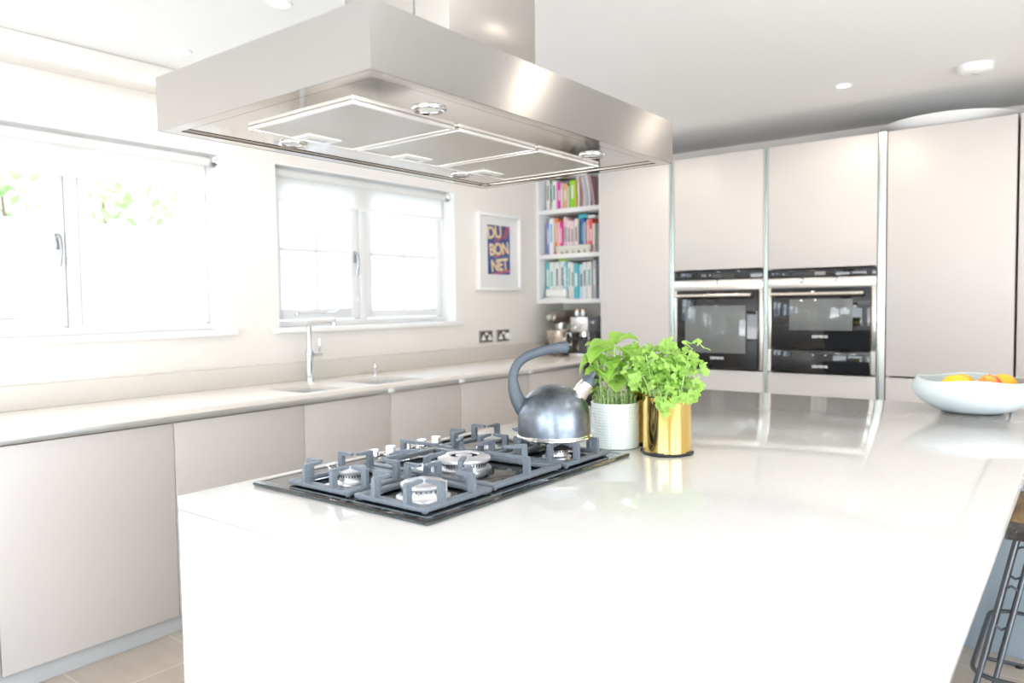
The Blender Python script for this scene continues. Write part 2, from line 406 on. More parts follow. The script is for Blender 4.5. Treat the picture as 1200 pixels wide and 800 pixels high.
box(-2.5, 4.2, 6.16, 6.46, 1.93, 1.98, .006).build('coping', mat('coping_stone', (.6, .64, .68), .8), gw)
def hedge():
    k = MB(); rnd = random.Random(3)
    for i in range(1500):
        c = Vector((rnd.uniform(-.5, 4.0), rnd.uniform(6.6, 7.6), 0)); top = 2.75+.35*math.sin(c.x*2.1)+.2*math.sin(c.x*5.3)
        c.z = rnd.uniform(.3, 1)**.6*top
        a = Vector((rnd.uniform(-1, 1), rnd.uniform(-1, 1), rnd.uniform(-1, 1))).normalized()*.07
        b = a.cross(Vector((rnd.uniform(-1, 1), rnd.uniform(-1, 1), rnd.uniform(-1, 1)))).normalized()*.035
        k.add([c-a, c+b, c+a, c-b], [(0, 1, 2, 3)])
    return k
hd = thing('hedge', 'green leafy shrub growing behind the brick garden wall', 'shrub', (1.7, 7.1, -.05))
hedge().build('foliage', translucent('hedge_leaf', (.22, .34, .12), (.3, .45, .15), .4), hd, smooth=False)
st = MB()
for x in (0, .8, 1.6, 2.4, 3.2): st.tube([(x, 7.1, -.05), (x+.1, 7.15, 1), (x, 7.1, 2.3)], [.05, .04, .015], 8)
st.build('stem', mat('bark', (.2, .14, .1), .9), hd)
nh = thing('neighbouring_house', 'white rendered house with a pitched roof, faint through the right window', 'house', (7, 9, -.05))
box(4.9, 10.5, 8.4, 11.5, -.05, 1.95).build('wall', mat('white_render', (.8, .82, .84), .9), nh)
MB().prism([(8.2, 1.95), (11.7, 1.95), (9.95, 3.0)], 4.7, 10.7, Matrix(((0, 0, 1, 0), (1, 0, 0, 0), (0, 1, 0, 0), (0, 0, 0, 1)))).build('roof', mat('grey_slate', (.35, .40, .46), .8), nh)
MB().tube([(4.7, 8.14, 1.93), (10.7, 8.14, 1.93)], .045, 10).build('gutter', mat('gutter_grey', (.2, .25, .3), .5), nh)

# ------------------------------------------------------------------ window-wall base run
XB = [-.35, .285, .912, 1.54, 2.166, 2.71, 3.26, 3.93, 4.595]
BL = ['pale taupe base cabinet at the near left end of the window run',
      'pale taupe base cabinet cut by the left edge of the photo under the window worktop',
      'large pale grey-lit base cabinet nearest the camera, left of the island corner',
      'taupe base cabinet just right of the island corner, left of the small sink',
      'taupe base cabinet below the small left sink and the tap',
      'taupe base cabinet below the wider right sink',
      'taupe base cabinet right of the sinks, behind the kettle handle',
      'last taupe base cabinet of the window run, beside the tall cabinets']
for i in range(8):
    a, b = XB[i], XB[i+1]
    t = thing('base_cabinet', BL[i], 'cabinet', ((a+b)/2, 3.1, .08), 'base cabinets under the window worktop')
    k = MB(); T = .018
    k.box(a+.001, a+T, 2.912, 3.46, .08, .862); k.box(b-T, b-.001, 2.912, 3.46, .08, .862)
    k.box(a+T, b-T, 2.912, 3.46, .08, .098); k.box(a+T, b-T, 3.44, 3.46, .098, .862); k.box(a+T, b-T, 2.93, 3.44, .45, .466) if i not in (4, 5) else 0
    k.build('carcass', M_carc, t)
    box(a+.0018, b-.0018, 2.89, 2.911, .078, .857, .0012).build('door', M_cab, t)
tag(box(XB[0]-.002, 4.59, 2.925, 2.94, .0, .079, .001).build('plinth', M_plinth), 'long grey plinth board under the window base cabinets', 'plinth')
wc = thing('handle_channel', 'aluminium handle channel running under the front edge of the window worktop', 'channel', (2.1, 2.9, .862))
box(XB[0], 4.595, 2.872, 2.911, .863, .889, .001).build('rail', M_chan, wc)
for x in XB[5:8]:
    box(x-.028, x+.012, 2.868, 2.8725, .864, .888, .001).build('joint_clip', M_white, wc)
# worktop with the two sink cut-outs
S1 = (2.19, 2.455, 2.915, 3.215); S2 = (2.63, 3.00, 2.90, 3.215)
wt = MB(); xs = [XB[0], S1[0], S1[1], S2[0], S2[1], 5.20]; za, zb = .889, .91; yf, ybk = 2.862, 3.418
for i in range(5):
    if i in (1, 3):
        S = S1 if i == 1 else S2
        wt.box(xs[i], xs[i+1], yf, S[2], za, zb); wt.box(xs[i], xs[i+1], S[3], ybk, za, zb)
    else: wt.box(xs[i], xs[i+1], yf, ybk, za, zb)
wt.box(XB[0], 5.20, ybk, 3.479, za, zb)
tag(wt.build('worktop', M_quartz2, smooth=False), 'long pale stone worktop below the two windows with two sink cut-outs', 'worktop')
tag(box(XB[0], 5.20, 3.42, 3.479, .9105, 1.008, .002).build('splashback', mat('splash_stone', (.66, .62, .57), .3)), 'low beige stone upstand along the window wall', 'splashback')
def sink(S, label):
    x0, x1, y0, y1 = S; t = thing('sink', label, 'sink', ((x0+x1)/2, (y0+y1)/2, .70), 'undermount steel sinks')
    k = MB(); T = .004; zb_, zt_ = .715, .8885
    k.box(x0-T, x0, y0-T, y1+T, zb_, zt_); k.box(x1, x1+T, y0-T, y1+T, zb_, zt_)
    k.box(x0, x1, y0-T, y0, zb_, zt_); k.box(x0, x1, y1, y1+T, zb_, zt_); k.box(x0-T, x1+T, y0-T, y1+T, zb_-T, zb_)
    k.build('basin', M_steel, t)
    MB().lathe([(.0, 0), (.03, 0), (.042, .003), (.042, .0005)], 24, ((x0+x1)/2, (y0+y1)/2, zb_), cap0=False, cap1=False).build('drain', M_chrome, t)
sink(S1, 'small square undermount steel sink, left of the pair beside the tap')
sink(S2, 'wider undermount steel sink, right of the pair')
# tap
tp = thing('kitchen_tap', 'tall chrome mixer tap with square spout standing behind the sinks', 'tap', (2.545, 3.335, .91))
k = MB(); k.cyl((2.545, 3.335, .9102), .026, .006, 24, bev=.001); k.cyl((2.545, 3.335, .916), .0215, .165, 24, bev=.002); k.build('body', M_chrome, tp)
k = MB(); pts = [(2.545, 3.335, 1.081), (2.545, 3.335, 1.20)]
for a in range(1, 7): an = PI/2*a/6; pts.append((2.545, 3.335-.035*(1-math.cos(an)), 1.20+.035*math.sin(an)))
pts += [(2.545, 3.16, 1.238), (2.545, 3.118, 1.238)]
k.tube(pts, .0125, 12, flat=1.15); k.cyl((2.545, 3.128, 1.213), .009, .015, 16); k.build('spout', M_chrome, tp)
k = MB(); k.tube([(2.566, 3.335, 1.055), (2.625, 3.335, 1.055)], .012, 14); k.tube([(2.612, 3.335, 1.062), (2.612, 3.335, 1.135)], .0055, 10); k.build('lever', M_chrome, tp)
sd = thing('soap_dispenser', 'small chrome soap dispenser pump behind the wider sink', 'soap dispenser', (2.97, 3.29, .91))
k = MB(); k.cyl((2.97, 3.29, .9102), .015, .006, 20); k.cyl((2.97, 3.29, .916), .009, .03, 16); k.build('base', M_chrome, sd)
MB().lathe([(.008, 0), (.013, .008), (.013, .018), (.007, .028)], 20, (2.97, 3.29, .946)).build('pump_head', M_chrome, sd)

# sockets --------------------------------------------------------------
def socket(xc, label, disc):
    t = thing('wall_socket', label, 'socket', (xc, 3.479, 1.08), 'double sockets on the window wall')
    box(xc-.073, xc+.073, 3.472, 3.4795, 1.037, 1.123, .002).build('faceplate', mat('nickel_plate', (.45, .42, .38), .3, 1.), t)
    box(xc-.064, xc+.064, 3.470, 3.472, 1.044, 1.116).build('insert', mat('socket_insert', (.12, .11, .10), .5), t)
    for s in (-1, 1):
        box(xc+s*.009-.006, xc+s*.009+.006, 3.466, 3.470, 1.090, 1.110, .001).build('switch', M_white, t)
    for s in (-1, 1):
        if s == 1 and disc:
            MB().lathe([(.024, 0), (.026, .004), (.026, .02), (.022, .026)], 24, (xc+.036, 3.470, 1.074), Matrix.Rotation(PI/2, 4, 'X')).build('plug', M_white, t)
        else:
            k = MB(); k.box(xc+s*.036-.021, xc+s*.036+.021, 3.464, 3.470, 1.052, 1.072, .005); k.box(xc+s*.036-.009, xc+s*.036+.009, 3.464, 3.470, 1.068, 1.092, .003)
            k.build('socket_cover', M_white, t)
socket(4.205, 'metal double wall socket with two white covers, left of the pair', False)
socket(4.405, 'metal double wall socket with a round white plug, right of the pair', True)

# poster ---------------------------------------------------------------
pf = thing('framed_poster', 'white framed poster with cream letters on blue, on the wall beside the right window', 'picture', (4.35, 3.478, 1.41))
px0, px1, pz0, pz1 = 4.10, 4.60, 1.413, 1.968; ya = 3.438
k = MB(); fw = .022
k.box(px0, px0+fw, ya, 3.478, pz0, pz1, .002); k.box(px1-fw, px1, ya, 3.478, pz0, pz1, .002); k.box(px0+fw, px1-fw, ya, 3.478, pz0, pz0+fw, .002); k.box(px0+fw, px1-fw, ya, 3.478, pz1-fw, pz1, .002)
k.build('frame', M_trim, pf)
box(px0+fw, px1-fw, 3.462, 3.47, pz0+fw, pz1-fw).build('mount', mat('mount_card', (.86, .86, .85), .8), pf)
ax0, ax1, az0, az1 = 4.222, 4.482, 1.530, 1.885
art = box(ax0, ax1, 3.4605, 3.462, az0, az1).build('print', mat('poster_blue', (.05, .09, .30), .5), pf)
M_cream = mat('cream_ink', (.86, .68, .42), .5); M_red = mat('red_ink', (.75, .12, .15), .5)
k = MB()
for (xa, za_, xb, zb_, wd) in ((4.41, 1.80, 4.45, 1.882, .006), (4.43, 1.79, 4.475, 1.882, .006), (4.33, 1.775, 4.42, 1.81, .005), (4.30, 1.65, 4.44, 1.70, .005), (4.35, 1.545, 4.48, 1.560, .007), (4.28, 1.532, 4.36, 1.542, .005), (4.30, 1.66, 4.31, 1.80, .004)):
    d = Vector((xb-xa, 0, zb_-za_)).normalized(); n = Vector((-d.z, 0, d.x))*wd
    A = Vector((xa, 3.4598, za_)); B = Vector((xb, 3.4598, zb_)); MB().add([A-n, B-n, B+n, A+n], [(0, 1, 2, 3)]).build('red_stroke', M_red, art)
tilt = Matrix.Rotation(math.radians(6), 4, 'Z')
M_shadow = mat('navy_ink', (.02, .03, .10), .5)
for i, (tx, x, z, s) in enumerate((('DU', 4.300, 1.829, .118), ('BON', 4.352, 1.711, .118), ('NET', 4.356, 1.594, .118))):
    text_obj('letter_edge', tx, s, M_shadow, art, face_my((x+.004, 3.4598, z-.004)) @ tilt, .0003, .004, .93 if len(tx) == 3 else 1., .95)
    text_obj('lettering', tx, s, M_cream, art, face_my((x, 3.4590, z)) @ tilt, .0003, .0045, .93 if len(tx) == 3 else 1., .95)
box(px0+fw, px1-fw, 3.4505, 3.4525, pz0+fw, pz1-fw).build('glazing', M_glass, pf)

# ------------------------------------------------------------------ tall units on the back wall
XC = 4.60; XD = XC+.021; ZT = 2.232
def tall(y_hi, y_lo, label, doors, chan=None):
    """door panels (z0,z1); y_hi is the left edge in the photo"""
    t = thing('tall_cabinet', label, 'cabinet', (4.9, (y_hi+y_lo)/2, 0), 'tall taupe cabinets on the back wall')
    k = MB(); T = .018
    k.box(XD+.001, XW1-.003, y_hi-T, y_hi, 0.0, ZT); k.box(XD+.001, XW1-.003, y_lo, y_lo+T, 0.0, ZT)
    k.box(XW1-.02, XW1-.003, y_lo+T, y_hi-T, 0.0, ZT); k.box(XD+.001, XW1-.02, y_lo+T, y_hi-T, ZT-T, ZT); k.box(XD+.03, XW1-.02, y_lo+T, y_hi-T, 0., .09)
    k.build('carcass', M_cab, t)
    for (a, b) in doors: box(XC, XD, y_lo+.0015, y_hi-.0015, a, b, .0012).build('door', M_cab, t)
    return t
def profile(y_a, y_b, parent, z0=.1, z1=ZT):
    k = MB(); k.box(XC+.002, XC+.03, y_a, y_a+.006, z0, z1); k.box(XC+.002, XC+.03, y_b-.006, y_b, z0, z1); k.box(XC+.024, XC+.03, y_a+.006, y_b-.006, z0, z1)
    k.build('handle_profile', mat('profile_glassy', (.62, .70, .67), .25, .9), parent)
A = tall(2.752, 2.222, 'plain tall taupe cabinet between the bookshelves and the left oven', [(.10, 2.232)])
profile(2.192, 2.220, A)
B = tall(2.190, 1.600, 'tall taupe cabinet housing the left oven', [(1.515, 2.232), (.10, .875)])
C_ = tall(1.574, .962, 'tall taupe cabinet housing the right oven and the warming drawer', [(1.502, 2.232), (.10, .875)])
profile(1.576, 1.598, C_)
D = tall(.915, .318, 'broad plain tall taupe cabinet right of the ovens', [(.885, 2.232), (.10, .875)])
pr_ = MB().box(XC-.006, XC+.03, .919, .944, .10, ZT).build('handle_profile', mat('bright_profile', (.86, .86, .84), .25, .6), D)
box(XC+.002, XC+.03, .945, .958, .10, ZT).build('handle_profile', mat('profile_glassy', (.62, .70, .67), .25, .9), D)
E_ = tall(.308, -.30, 'tall taupe cabinet at the right edge of the photo', [(.885, 2.232), (.10, .875)])
tall(-.304, -.90, 'tall taupe cabinet at the far right end, beyond the frame', [(.885, 2.232), (.10, .875)])
# ovens
M_frost = mat('steel_fascia', (.74, .70, .66), .25, 1.)
def knob_x(y, z, r, parent):
    return MB().lathe([(r, 0), (r, .006), (r*.8, .016), (r*.7, .018)], 20, (XC-.004, y, z), Matrix.Rotation(-PI/2, 4, 'Y')).build('knob', M_chrome, parent)
def oven(y_hi, y_lo, z0, z1, zs, zd, wy, wz, label, logo_z, compact):
    t = thing('oven', label, 'oven', (XC+.2, (y_hi+y_lo)/2, z0), 'built-in ovens')
    box(XC+.006, XC+.5, y_lo+.022, y_hi-.022, z0+.002, z1-.002, .002).build('body', M_carc, t)
    k = MB(); k.box(XC-.002, XC+.006, y_lo, y_hi, zs[0], z1, .0008); k.build('control_panel', M_blackglass, t)
    k = MB(); k.box(XC-.004, XC+.006, y_lo, y_hi, zd[1], zs[0], .0008)
    k.box(XC-.002, XC+.006, y_lo, y_lo+.024, z0, zd[1], .0008); k.box(XC-.002, XC+.006, y_hi-.020, y_hi, z0, zd[1], .0008)
    fr = k.build('fascia', M_frost, t)
    d = box(XC-.016, XC+.004, y_lo+.027, y_hi-.023, zd[0], zd[1]-.005, .002).build('door', M_blackglass, t)
    box(XC-.0172, XC-.016, wy[0], wy[1], wz[0], wz[1], .0004).build('window', M_ovenwin, d)
    h = MB(); zh = 1.349; ya_, yb_ = y_lo+.055, y_hi-.028
    h.tube([(XC-.052, ya_, zh), (XC-.052, yb_, zh)], .0105, 14)
    for yy in (ya_+.04, yb_-.04): h.tube([(XC-.052, yy, zh), (XC-.014, yy, zh)], .006, 10)
    h.build('handle', mat('handle_steel', (.86, .80, .74), .22, 1.), d)
    ym = (y_hi+y_lo)/2
    text_obj('lettering', 'SIEMENS', .021, mat('logo_silver', (.8, .8, .8), .4), d, face_mx((XC-.0165, ym-.005, logo_z)), .0004, .0006, 1.15)
    if compact:
        for yy in (y_hi-.20, y_lo+.215): knob_x(yy, zs[0]-.014, .015, fr)
        box(XC-.0028, XC-.002, ym-.03, ym+.03, zs[0]+.014, zs[0]+.034).build('display', mat('display_grey', (.30, .27, .26), .2), t)
    else:
        knob_x(ym, zs[0]-.012, .012, fr)
        box(XC-.0028, XC-.002, ym-.03, ym+.03, zs[0]+.018, zs[0]+.036).build('display', mat('display_dark', (.06, .05, .05), .2), t)
    return t
oven(2.187, 1.603, .884, 1.507, (1.447,), (.890, 1.385), (1.705, 2.105), (.985, 1.285), 'built-in steel and black glass oven with one large window, left of the two', .952, False)
oven(1.571, .965, 1.020, 1.494, (1.444,), (1.024, 1.388), (1.085, 1.438), (1.135, 1.318), 'compact steel and black glass oven with two knobs, right of the two', 1.098, True)
wd = thing('warming_drawer', 'black glass warming drawer directly below the right compact oven', 'drawer', (XC+.2, 1.268, .884))
box(XC+.006, XC+.5, .99, 1.545, .886, 1.016).build('body', M_carc, wd)
box(XC-.002, XC+.006, .965, .989, .884, 1.0185).build('side_trim', M_frost, wd); box(XC-.002, XC+.006, 1.551, 1.571, .884, 1.0185).build('side_trim', M_frost, wd)
dr = box(XC-.016, XC+.004, .992, 1.548, .886, 1.0165, .002).build('drawer_front', M_blackglass, wd)
text_obj('lettering', 'SIEMENS', .021, MATS['logo_silver'], dr, face_mx((XC-.0165, 1.263, .922)), .0004, .0006, 1.15)
for yy in (1.23, 1.30): box(XC-.0166, XC-.016, yy-.006, yy+.006, .988, .992).build('indicator', MATS['logo_silver'], dr)
# tray on top
ty = thing('serving_tray', 'round white tray lying on top of the tall cabinets, its rim curving over the edge', 'tray', (4.90, .665, ZT))
MB().lathe([(.0, 0), (.26, 0), (.30, .012), (.335, .040), (.345, .052), (.345, .058), (.325, .050), (.295, .022), (.0, .012)], 64, (4.915, .665, ZT+.0005), cap0=False, cap1=False).build('dish', M_white, ty)

# ------------------------------------------------------------------ bookshelf alcove
SX = 4.85; SY0, SY1 = 2.86, 3.478
su = thing('bookshelf', 'white open shelf unit with three shelves in the corner above the worktop', 'shelf', (5.0, 3.17, 1.31))
box(SX, 5.215, SY0, SY0+.05, 1.31, ZC-.002).build('side_panel', M_trim, su); box(SX, 5.215, SY1-.022, SY1, 1.31, 2.300).build('side_panel', M_trim, su)
box(5.20, 5.215, SY0+.05, SY1-.022, 1.31, ZC-.002).build('back_panel', M_trim, su)
SHZ = [2.036, 1.692, 1.346]
for z in SHZ: box(SX-.005, 5.20, SY0+.05, SY1-.022, z-.034, z, .002).build('shelf', M_trim, su)
box(SX, 5.20, SY0+.05, SY1-.022, 2.335, ZC-.002).build('top_panel', M_trim, su)
struct(box(SX, 5.215, 2.755, SY0-.001, 0, ZC-.001).build('wall_return', M_trim))

def col(c): return c
BOOKS = {
 'top': (0, [  # (y left, y right, z top, colour name, rgb)
  (3.425, 3.393, 2.275, 'chalk white', (.80, .80, .78)), (3.391, 3.362, 2.272, 'dark mottled green', (.10, .18, .10)), (3.360, 3.323, 2.263, 'plain white', (.84, .84, .84)),
  (3.319, 3.290, 2.249, 'bright magenta', (.80, .03, .42)), (3.288, 3.266, 2.241, 'pale grey', (.62, .60, .60)), (3.264, 3.230, 2.233, 'peach orange', (.85, .45, .22)),
  (3.226, 3.207, 2.212, 'oatmeal', (.66, .62, .55)), (3.205, 3.158, 2.252, 'lime green', (.32, .78, .03)), (3.156, 3.140, 2.243, 'olive yellow', (.62, .55, .05))]),
 'middle': (1, [
  (3.416, 3.396, 1.940, 'periwinkle blue', (.22, .28, .68)), (3.394, 3.354, 1.974, 'thick white', (.84, .84, .85)), (3.348, 3.326, 1.975, 'vivid orange', (.90, .28, .07)),
  (3.318, 3.300, 1.943, 'blush white', (.84, .72, .74)), (3.298, 3.273, 1.946, 'hot pink', (.85, .05, .35)), (3.270, 3.250, 1.979, 'white and lilac', (.78, .72, .80)),
  (3.248, 3.222, 1.967, 'pale pink', (.86, .55, .60)), (3.220, 3.193, 1.945, 'white with red dots', (.85, .60, .60)), (3.191, 3.164, 1.943, 'rose tinted white', (.84, .66, .68)),
  (3.160, 3.129, 1.955, 'cream white', (.84, .82, .80)), (3.127, 3.109, 1.928, 'charcoal grey', (.16, .17, .19)), (3.107, 3.077, 1.951, 'cobalt blue', (.04, .17, .60)),
  (3.075, 3.060, 1.924, 'lilac grey', (.52, .50, .58)), (3.058, 3.032, 1.947, 'salmon pink', (.88, .42, .38)), (3.030, 3.000, 1.945, 'coral red', (.85, .13, .12)), (2.996, 2.978, 1.909, 'ivory', (.82, .80, .74))]),
 'bottom': (2, [
  (3.440, 3.407, 1.632, 'teal and white', (.10, .48, .52)), (3.405, 3.365, 1.636, 'thick plain white', (.84, .85, .85)), (3.363, 3.343, 1.634, 'white with green stripe', (.62, .76, .50)),
  (3.341, 3.304, 1.633, 'pearl white', (.80, .82, .82)), (3.302, 3.265, 1.640, 'tall bright white', (.86, .87, .88)), (3.263, 3.235, 1.635, 'turquoise dotted', (.16, .58, .62)),
  (3.233, 3.201, 1.629, 'milk white', (.84, .84, .82)), (3.199, 3.172, 1.622, 'white with orange specks', (.84, .74, .66)), (3.170, 3.127, 1.615, 'turquoise chequered', (.10, .50, .60)),
  (3.125, 3.088, 1.608, 'powder blue', (.55, .72, .80)), (3.086, 3.053, 1.622, 'blue tinted white', (.76, .80, .84)), (3.051, 3.014, 1.626, 'warm white', (.85, .81, .77)),
  (3.008, 2.979, 1.636, 'grey with orange foot', (.50, .52, .55))]),
}
M_page = mat('book_pages', (.82, .79, .72), .8)
rb = random.Random(5)
for sh, (si, L) in BOOKS.items():
    zb_ = SHZ[si]
    for j, (ya_, yb_, zt, cn, rgb) in enumerate(L):
        if j == 0: where = 'at the left end of the %s shelf' % sh
        else: where = 'on %s shelf, right of the %s one' % (sh, L[j-1][3])
        t = thing('book', '%s book %s' % (cn, where), 'book', (5.0, (ya_+yb_)/2, zb_), 'books on the %s shelf' % sh)
        xf = 4.90+rb.uniform(0, .02); xbk = min(5.19, xf+.17+rb.uniform(0, .06)); e = .0022; m = mat('cover_'+cn.replace(' ', '_'), rgb, .45)
        z0_ = zb_+.0005
        if 'dot' in cn or 'check' in cn or 'mottled' in cn or 'speck' in cn:
            noise_col(m, (.85, .85, .83), rgb, 55, lo=.42, hi=.5) if m.node_tree.nodes.get('Noise Texture') is None else 0
        k = MB(); k.box(xf, xf+e, yb_, ya_, z0_, zt, .0008); k.box(xf+e, xbk, yb_, yb_+e, z0_, zt); k.box(xf+e, xbk, ya_-e, ya_, z0_, zt)
        k.build('cover', m, t)
        box(xf+e, xbk-.004, yb_+e, ya_-e, z0_+.004, zt-.004).build('pages', M_page, t)
        wdt = ya_-yb_
        if wdt > .02:
            bm_ = mat('spine_band_dark', (.15, .15, .17), .5) if sum(rgb) > 2.0 else mat('spine_band_light', (.85, .84, .80), .5)
            if j % 5 == 1: bm_ = mat('spine_band_teal', (.10, .45, .50), .5)
            k = MB(); hh = zt-zb_
            k.box(xf-.0006, xf, yb_+wdt*.3, ya_-wdt*.3, zb_+hh*.35, zb_+hh*(.7+.15*rb.random()))
            k.build('spine_title', bm_, t)
# magazines leaning at the right of the top shelf
def magazine(yb, lean, h, rgb, label, thick=.012, bow=.02):
    z0_ = SHZ[0]+.0008; n = 8; vs = []; k = MB()
    P = []
    for i in range(n+1):
        u = i/n; P.append((yb + lean*u + bow*math.sin(PI*u), z0_ + h*u))
    poly = [(a, b) for a, b in P] + [(a-thick, b) for a, b in reversed(P)]
    Mx = Matrix(((0, 0, 1, 0), (1, 0, 0, 0), (0, 1, 0, 0), (0, 0, 0, 1)))
    o = k.prism(poly, 4.905, 5.12, Mx).build('magazine', mat('mag_'+label.split()[0], rgb, .35))
    tag(o, label, 'magazine', 'magazines on the top shelf')
magazine(3.132, .0, .235, (.84, .82, .80), 'white magazine standing upright beside the olive yellow book on the top shelf', .014, -.004)
magazine(3.092, .022, .230, (.70, .25, .28), 'red and white bowed magazine leaning left on the top shelf', .009, -.012)
magazine(3.078, .022, .232, (.80, .82, .84), 'silvery glossy magazine bowed beside the red one on the top shelf', .012, -.012)
magazine(3.058, .025, .235, (.62, .64, .68), 'grey magazine leaning left near the right end of the top shelf', .014, -.012)
magazine(3.034, .030, .238, (.84, .84, .86), 'bright glossy white magazine, leaning next to the last one on the top shelf', .016, -.012)
magazine(2.995, .045, .236, (.55, .35, .38), 'dusky pink magazine leaning at the right end of the top shelf', .02, -.006)
def flat_book(x0, x1, y0, y1, z0, z1, rgb, label, grp='books lying flat on the upright books'):
    t = thing('book', label, 'book', ((x0+x1)/2, (y0+y1)/2, z0), grp)
    m = mat('flat_'+label.split()[0], rgb, .45); k = MB(); k.box(x0, x1, y0, y1, z0, z0+.002); k.box(x0, x1, y0, y1, z1-.002, z1); k.box(x0, x0+.002, y0, y1, z0+.002, z1-.002)
    k.build('cover', m, t); box(x0+.002, x1-.003, y0+.003, y1-.003, z0+.002, z1-.002).build('pages', M_page, t)
flat_book(4.91, 5.10, 3.050, 3.126, 1.9565, 1.985, (.06, .48, .55), 'teal small book lying flat on top of the middle shelf books')
flat_book(4.92, 5.12, 2.985, 3.048, 1.9515, 1.975, (.80, .82, .82), 'whitish small book lying flat at the right on the middle shelf books')
flat_book(4.92, 5.10, 3.225, 3.325, 1.6415, 1.655, (.35, .62, .08), 'leaf-green thin book lying flat on the bottom shelf books')
flat_book(4.93, 5.12, 3.01, 3.22, 1.6405, 1.654, (.45, .46, .48), 'slate thin book lying flat over the right of the bottom shelf books')
# egg carton
ec = thing('egg_carton', 'cream moulded egg carton lying in front of the books on the middle shelf', 'egg carton', (4.875, 3.14, SHZ[1]))
k = MB()
for i in range(6):
    for j in range(1):
        k.lathe([(.016, 0), (.026, .024), (.028, .03)], 16, (4.875, 3.285-i*.052-.005, SHZ[1]+.0006))
k.box(4.847, 4.898, 2.985, 3.31, SHZ[1]+.022, SHZ[1]+.030, .003); k.build('tray', mat('egg_pulp', (.74, .73, .66), .9), ec)
k = MB(); k.box(4.849, 4.896, 2.99, 3.305, SHZ[1]+.030, SHZ[1]+.062, .012, seg=3); k.build('lid', mat('egg_pulp', (.74, .73, .66), .9), ec)
# butter dish
bd = thing('butter_dish', 'white lidded ceramic butter dish in front of the bottom shelf books', 'butter dish', (4.87, 3.31, SHZ[2]))
MB().box(4.845, 4.898, 3.20, 3.42, SHZ[2]+.0006, SHZ[2]+.012, .005).build('dish', M_trim, bd)
MB().box(4.850, 4.894, 3.215, 3.405, SHZ[2]+.0124, SHZ[2]+.080, .018, seg=4).build('lid', M_trim, bd)

# stand mixer -----------------------------------------------------------
mx_ = thing('stand_mixer', 'steel and bronze stand mixer with a shiny bowl under the bookshelf', 'mixer', (4.86, 3.22, .91))
M_mix = mat('bronze_grey_metal', (.34, .29, .26), .3, .8)
c = Vector((4.82, 3.235, .91)); dv = Vector((.86, -.20, 0)).normalized()  # from bowl towards the column
pv = Vector((-dv.y, dv.x, 0))
k = MB(); base = [c-dv*.10+pv*.07, c+dv*.22+pv*.07, c+dv*.22-pv*.07, c-dv*.10-pv*.07]
k.tube([c-dv*.07+Vector((0, 0, .012)), c+Vector((0, 0, .014)), c+dv*.22+Vector((0, 0, .02))], [.012, .014, .020], 20, flat=5.2); k.build('base', M_mix, mx_)
k = MB(); k.tube([c+dv*.19+Vector((0, 0, .02)), c+dv*.20+Vector((0, 0, .15)), c+dv*.17+Vector((0, 0, .27))], [.055, .045, .05], 24); k.build('column', M_mix, mx_)
k = MB(); H = Vector((0, 0, .296))
k.tube([c-dv*.105+H, c-dv*.095+H, c-dv*.05+H, c+dv*.05+H, c+dv*.16+H, c+dv*.23+H, c+dv*.25+H], [.028, .040, .050, .056, .056, .044, .02], 28); k.build('head', M_mix, mx_)
MB().tube([c-dv*.13+H, c-dv*.10+H], .022, 20).build('hub_cap', M_steel, mx_)
MB().lathe([(.038, .0), (.042, .02), (.042, .065), (.036, .07)], 28, c+Vector((0, 0, .19))).build('planetary', M_steel, mx_)
MB().lathe([(.045, .028), (.06, .03), (.062, .037), (.055, .042), (.085, .075), (.105, .12), (.110, .165), (.112, .195), (.115, .197), (.113, .201), (.108, .196), (.104, .13), (.08, .075), (.03, .05)], 40, c, cap0=True, cap1=True).build('bowl', mat('bowl_steel', (.80, .72, .63), .12, 1.), mx_)
hp = [c-pv*.112+Vector((0, 0, .18)), c-pv*.150-dv*.01+Vector((0, 0, .18)), c-pv*.158+Vector((0, 0, .14)), c-pv*.148+Vector((0, 0, .09)), c-pv*.100+Vector((0, 0, .08))]
hp = [p-dv*.03 for p in hp]
MB().tube(hp, .008, 10, flat=1.6).build('bowl_handle', M_chrome, mx_)

# espresso machine ------------------------------------------------------
em = thing('espresso_machine', 'steel espresso machine with a black filter handle beside the mixer', 'coffee machine', (4.80, 2.96, .91))
ex, ey0, ey1 = 4.66, 2.893, 3.045
M_es = mat('espresso_steel', (.80, .79, .77), .25, 1.)
k = MB(); k.box(ex-.02, ex+.22, ey0, ey1, .911, .945, .004); k.build('drip_base', M_es, em)
k = MB(); k.box(ex+.10, ex+.22, ey0+.002, ey1-.002, .945, 1.10, .002); k.build('back_housing', mat('dark_housing', (.10, .095, .10), .4), em)
k = MB(); k.box(ex, ex+.22, ey0, ey1, 1.10, 1.213, .005); k.build('head_housing', mat('housing_grey', (.28, .28, .30), .35, .6), em)
box(ex-.004, ex, ey0+.004, ey1-.004, 1.104, 1.209, .002).build('front_panel', M_es, em)
k = MB()
for yy in (ey0+.045, ey1-.04): k.lathe([(.010, 0), (.010, .012)], 16, (ex-.004, yy, 1.130), Matrix.Rotation(-PI/2, 4, 'Y'))
k.build('dial', M_chrome, em)
k = MB(); k.cyl((ex+.045, 2.955, 1.068), .030, .031, 24); k.build('group_head', M_chrome, em)
k = MB(); k.cyl((ex+.045, 2.955, 1.048), .031, .019, 24); k.tube([(ex+.02, 2.965, 1.056), (ex-.03, 3.00, 1.050), (ex-.05, 3.035, 1.046)], [.008, .010, .011], 12); k.build('portafilter', M_black, em)
MB().tube([(ex+.045, 2.955, 1.048), (ex+.045, 2.955, 1.02)], .006, 8).build('spout', M_black, em)
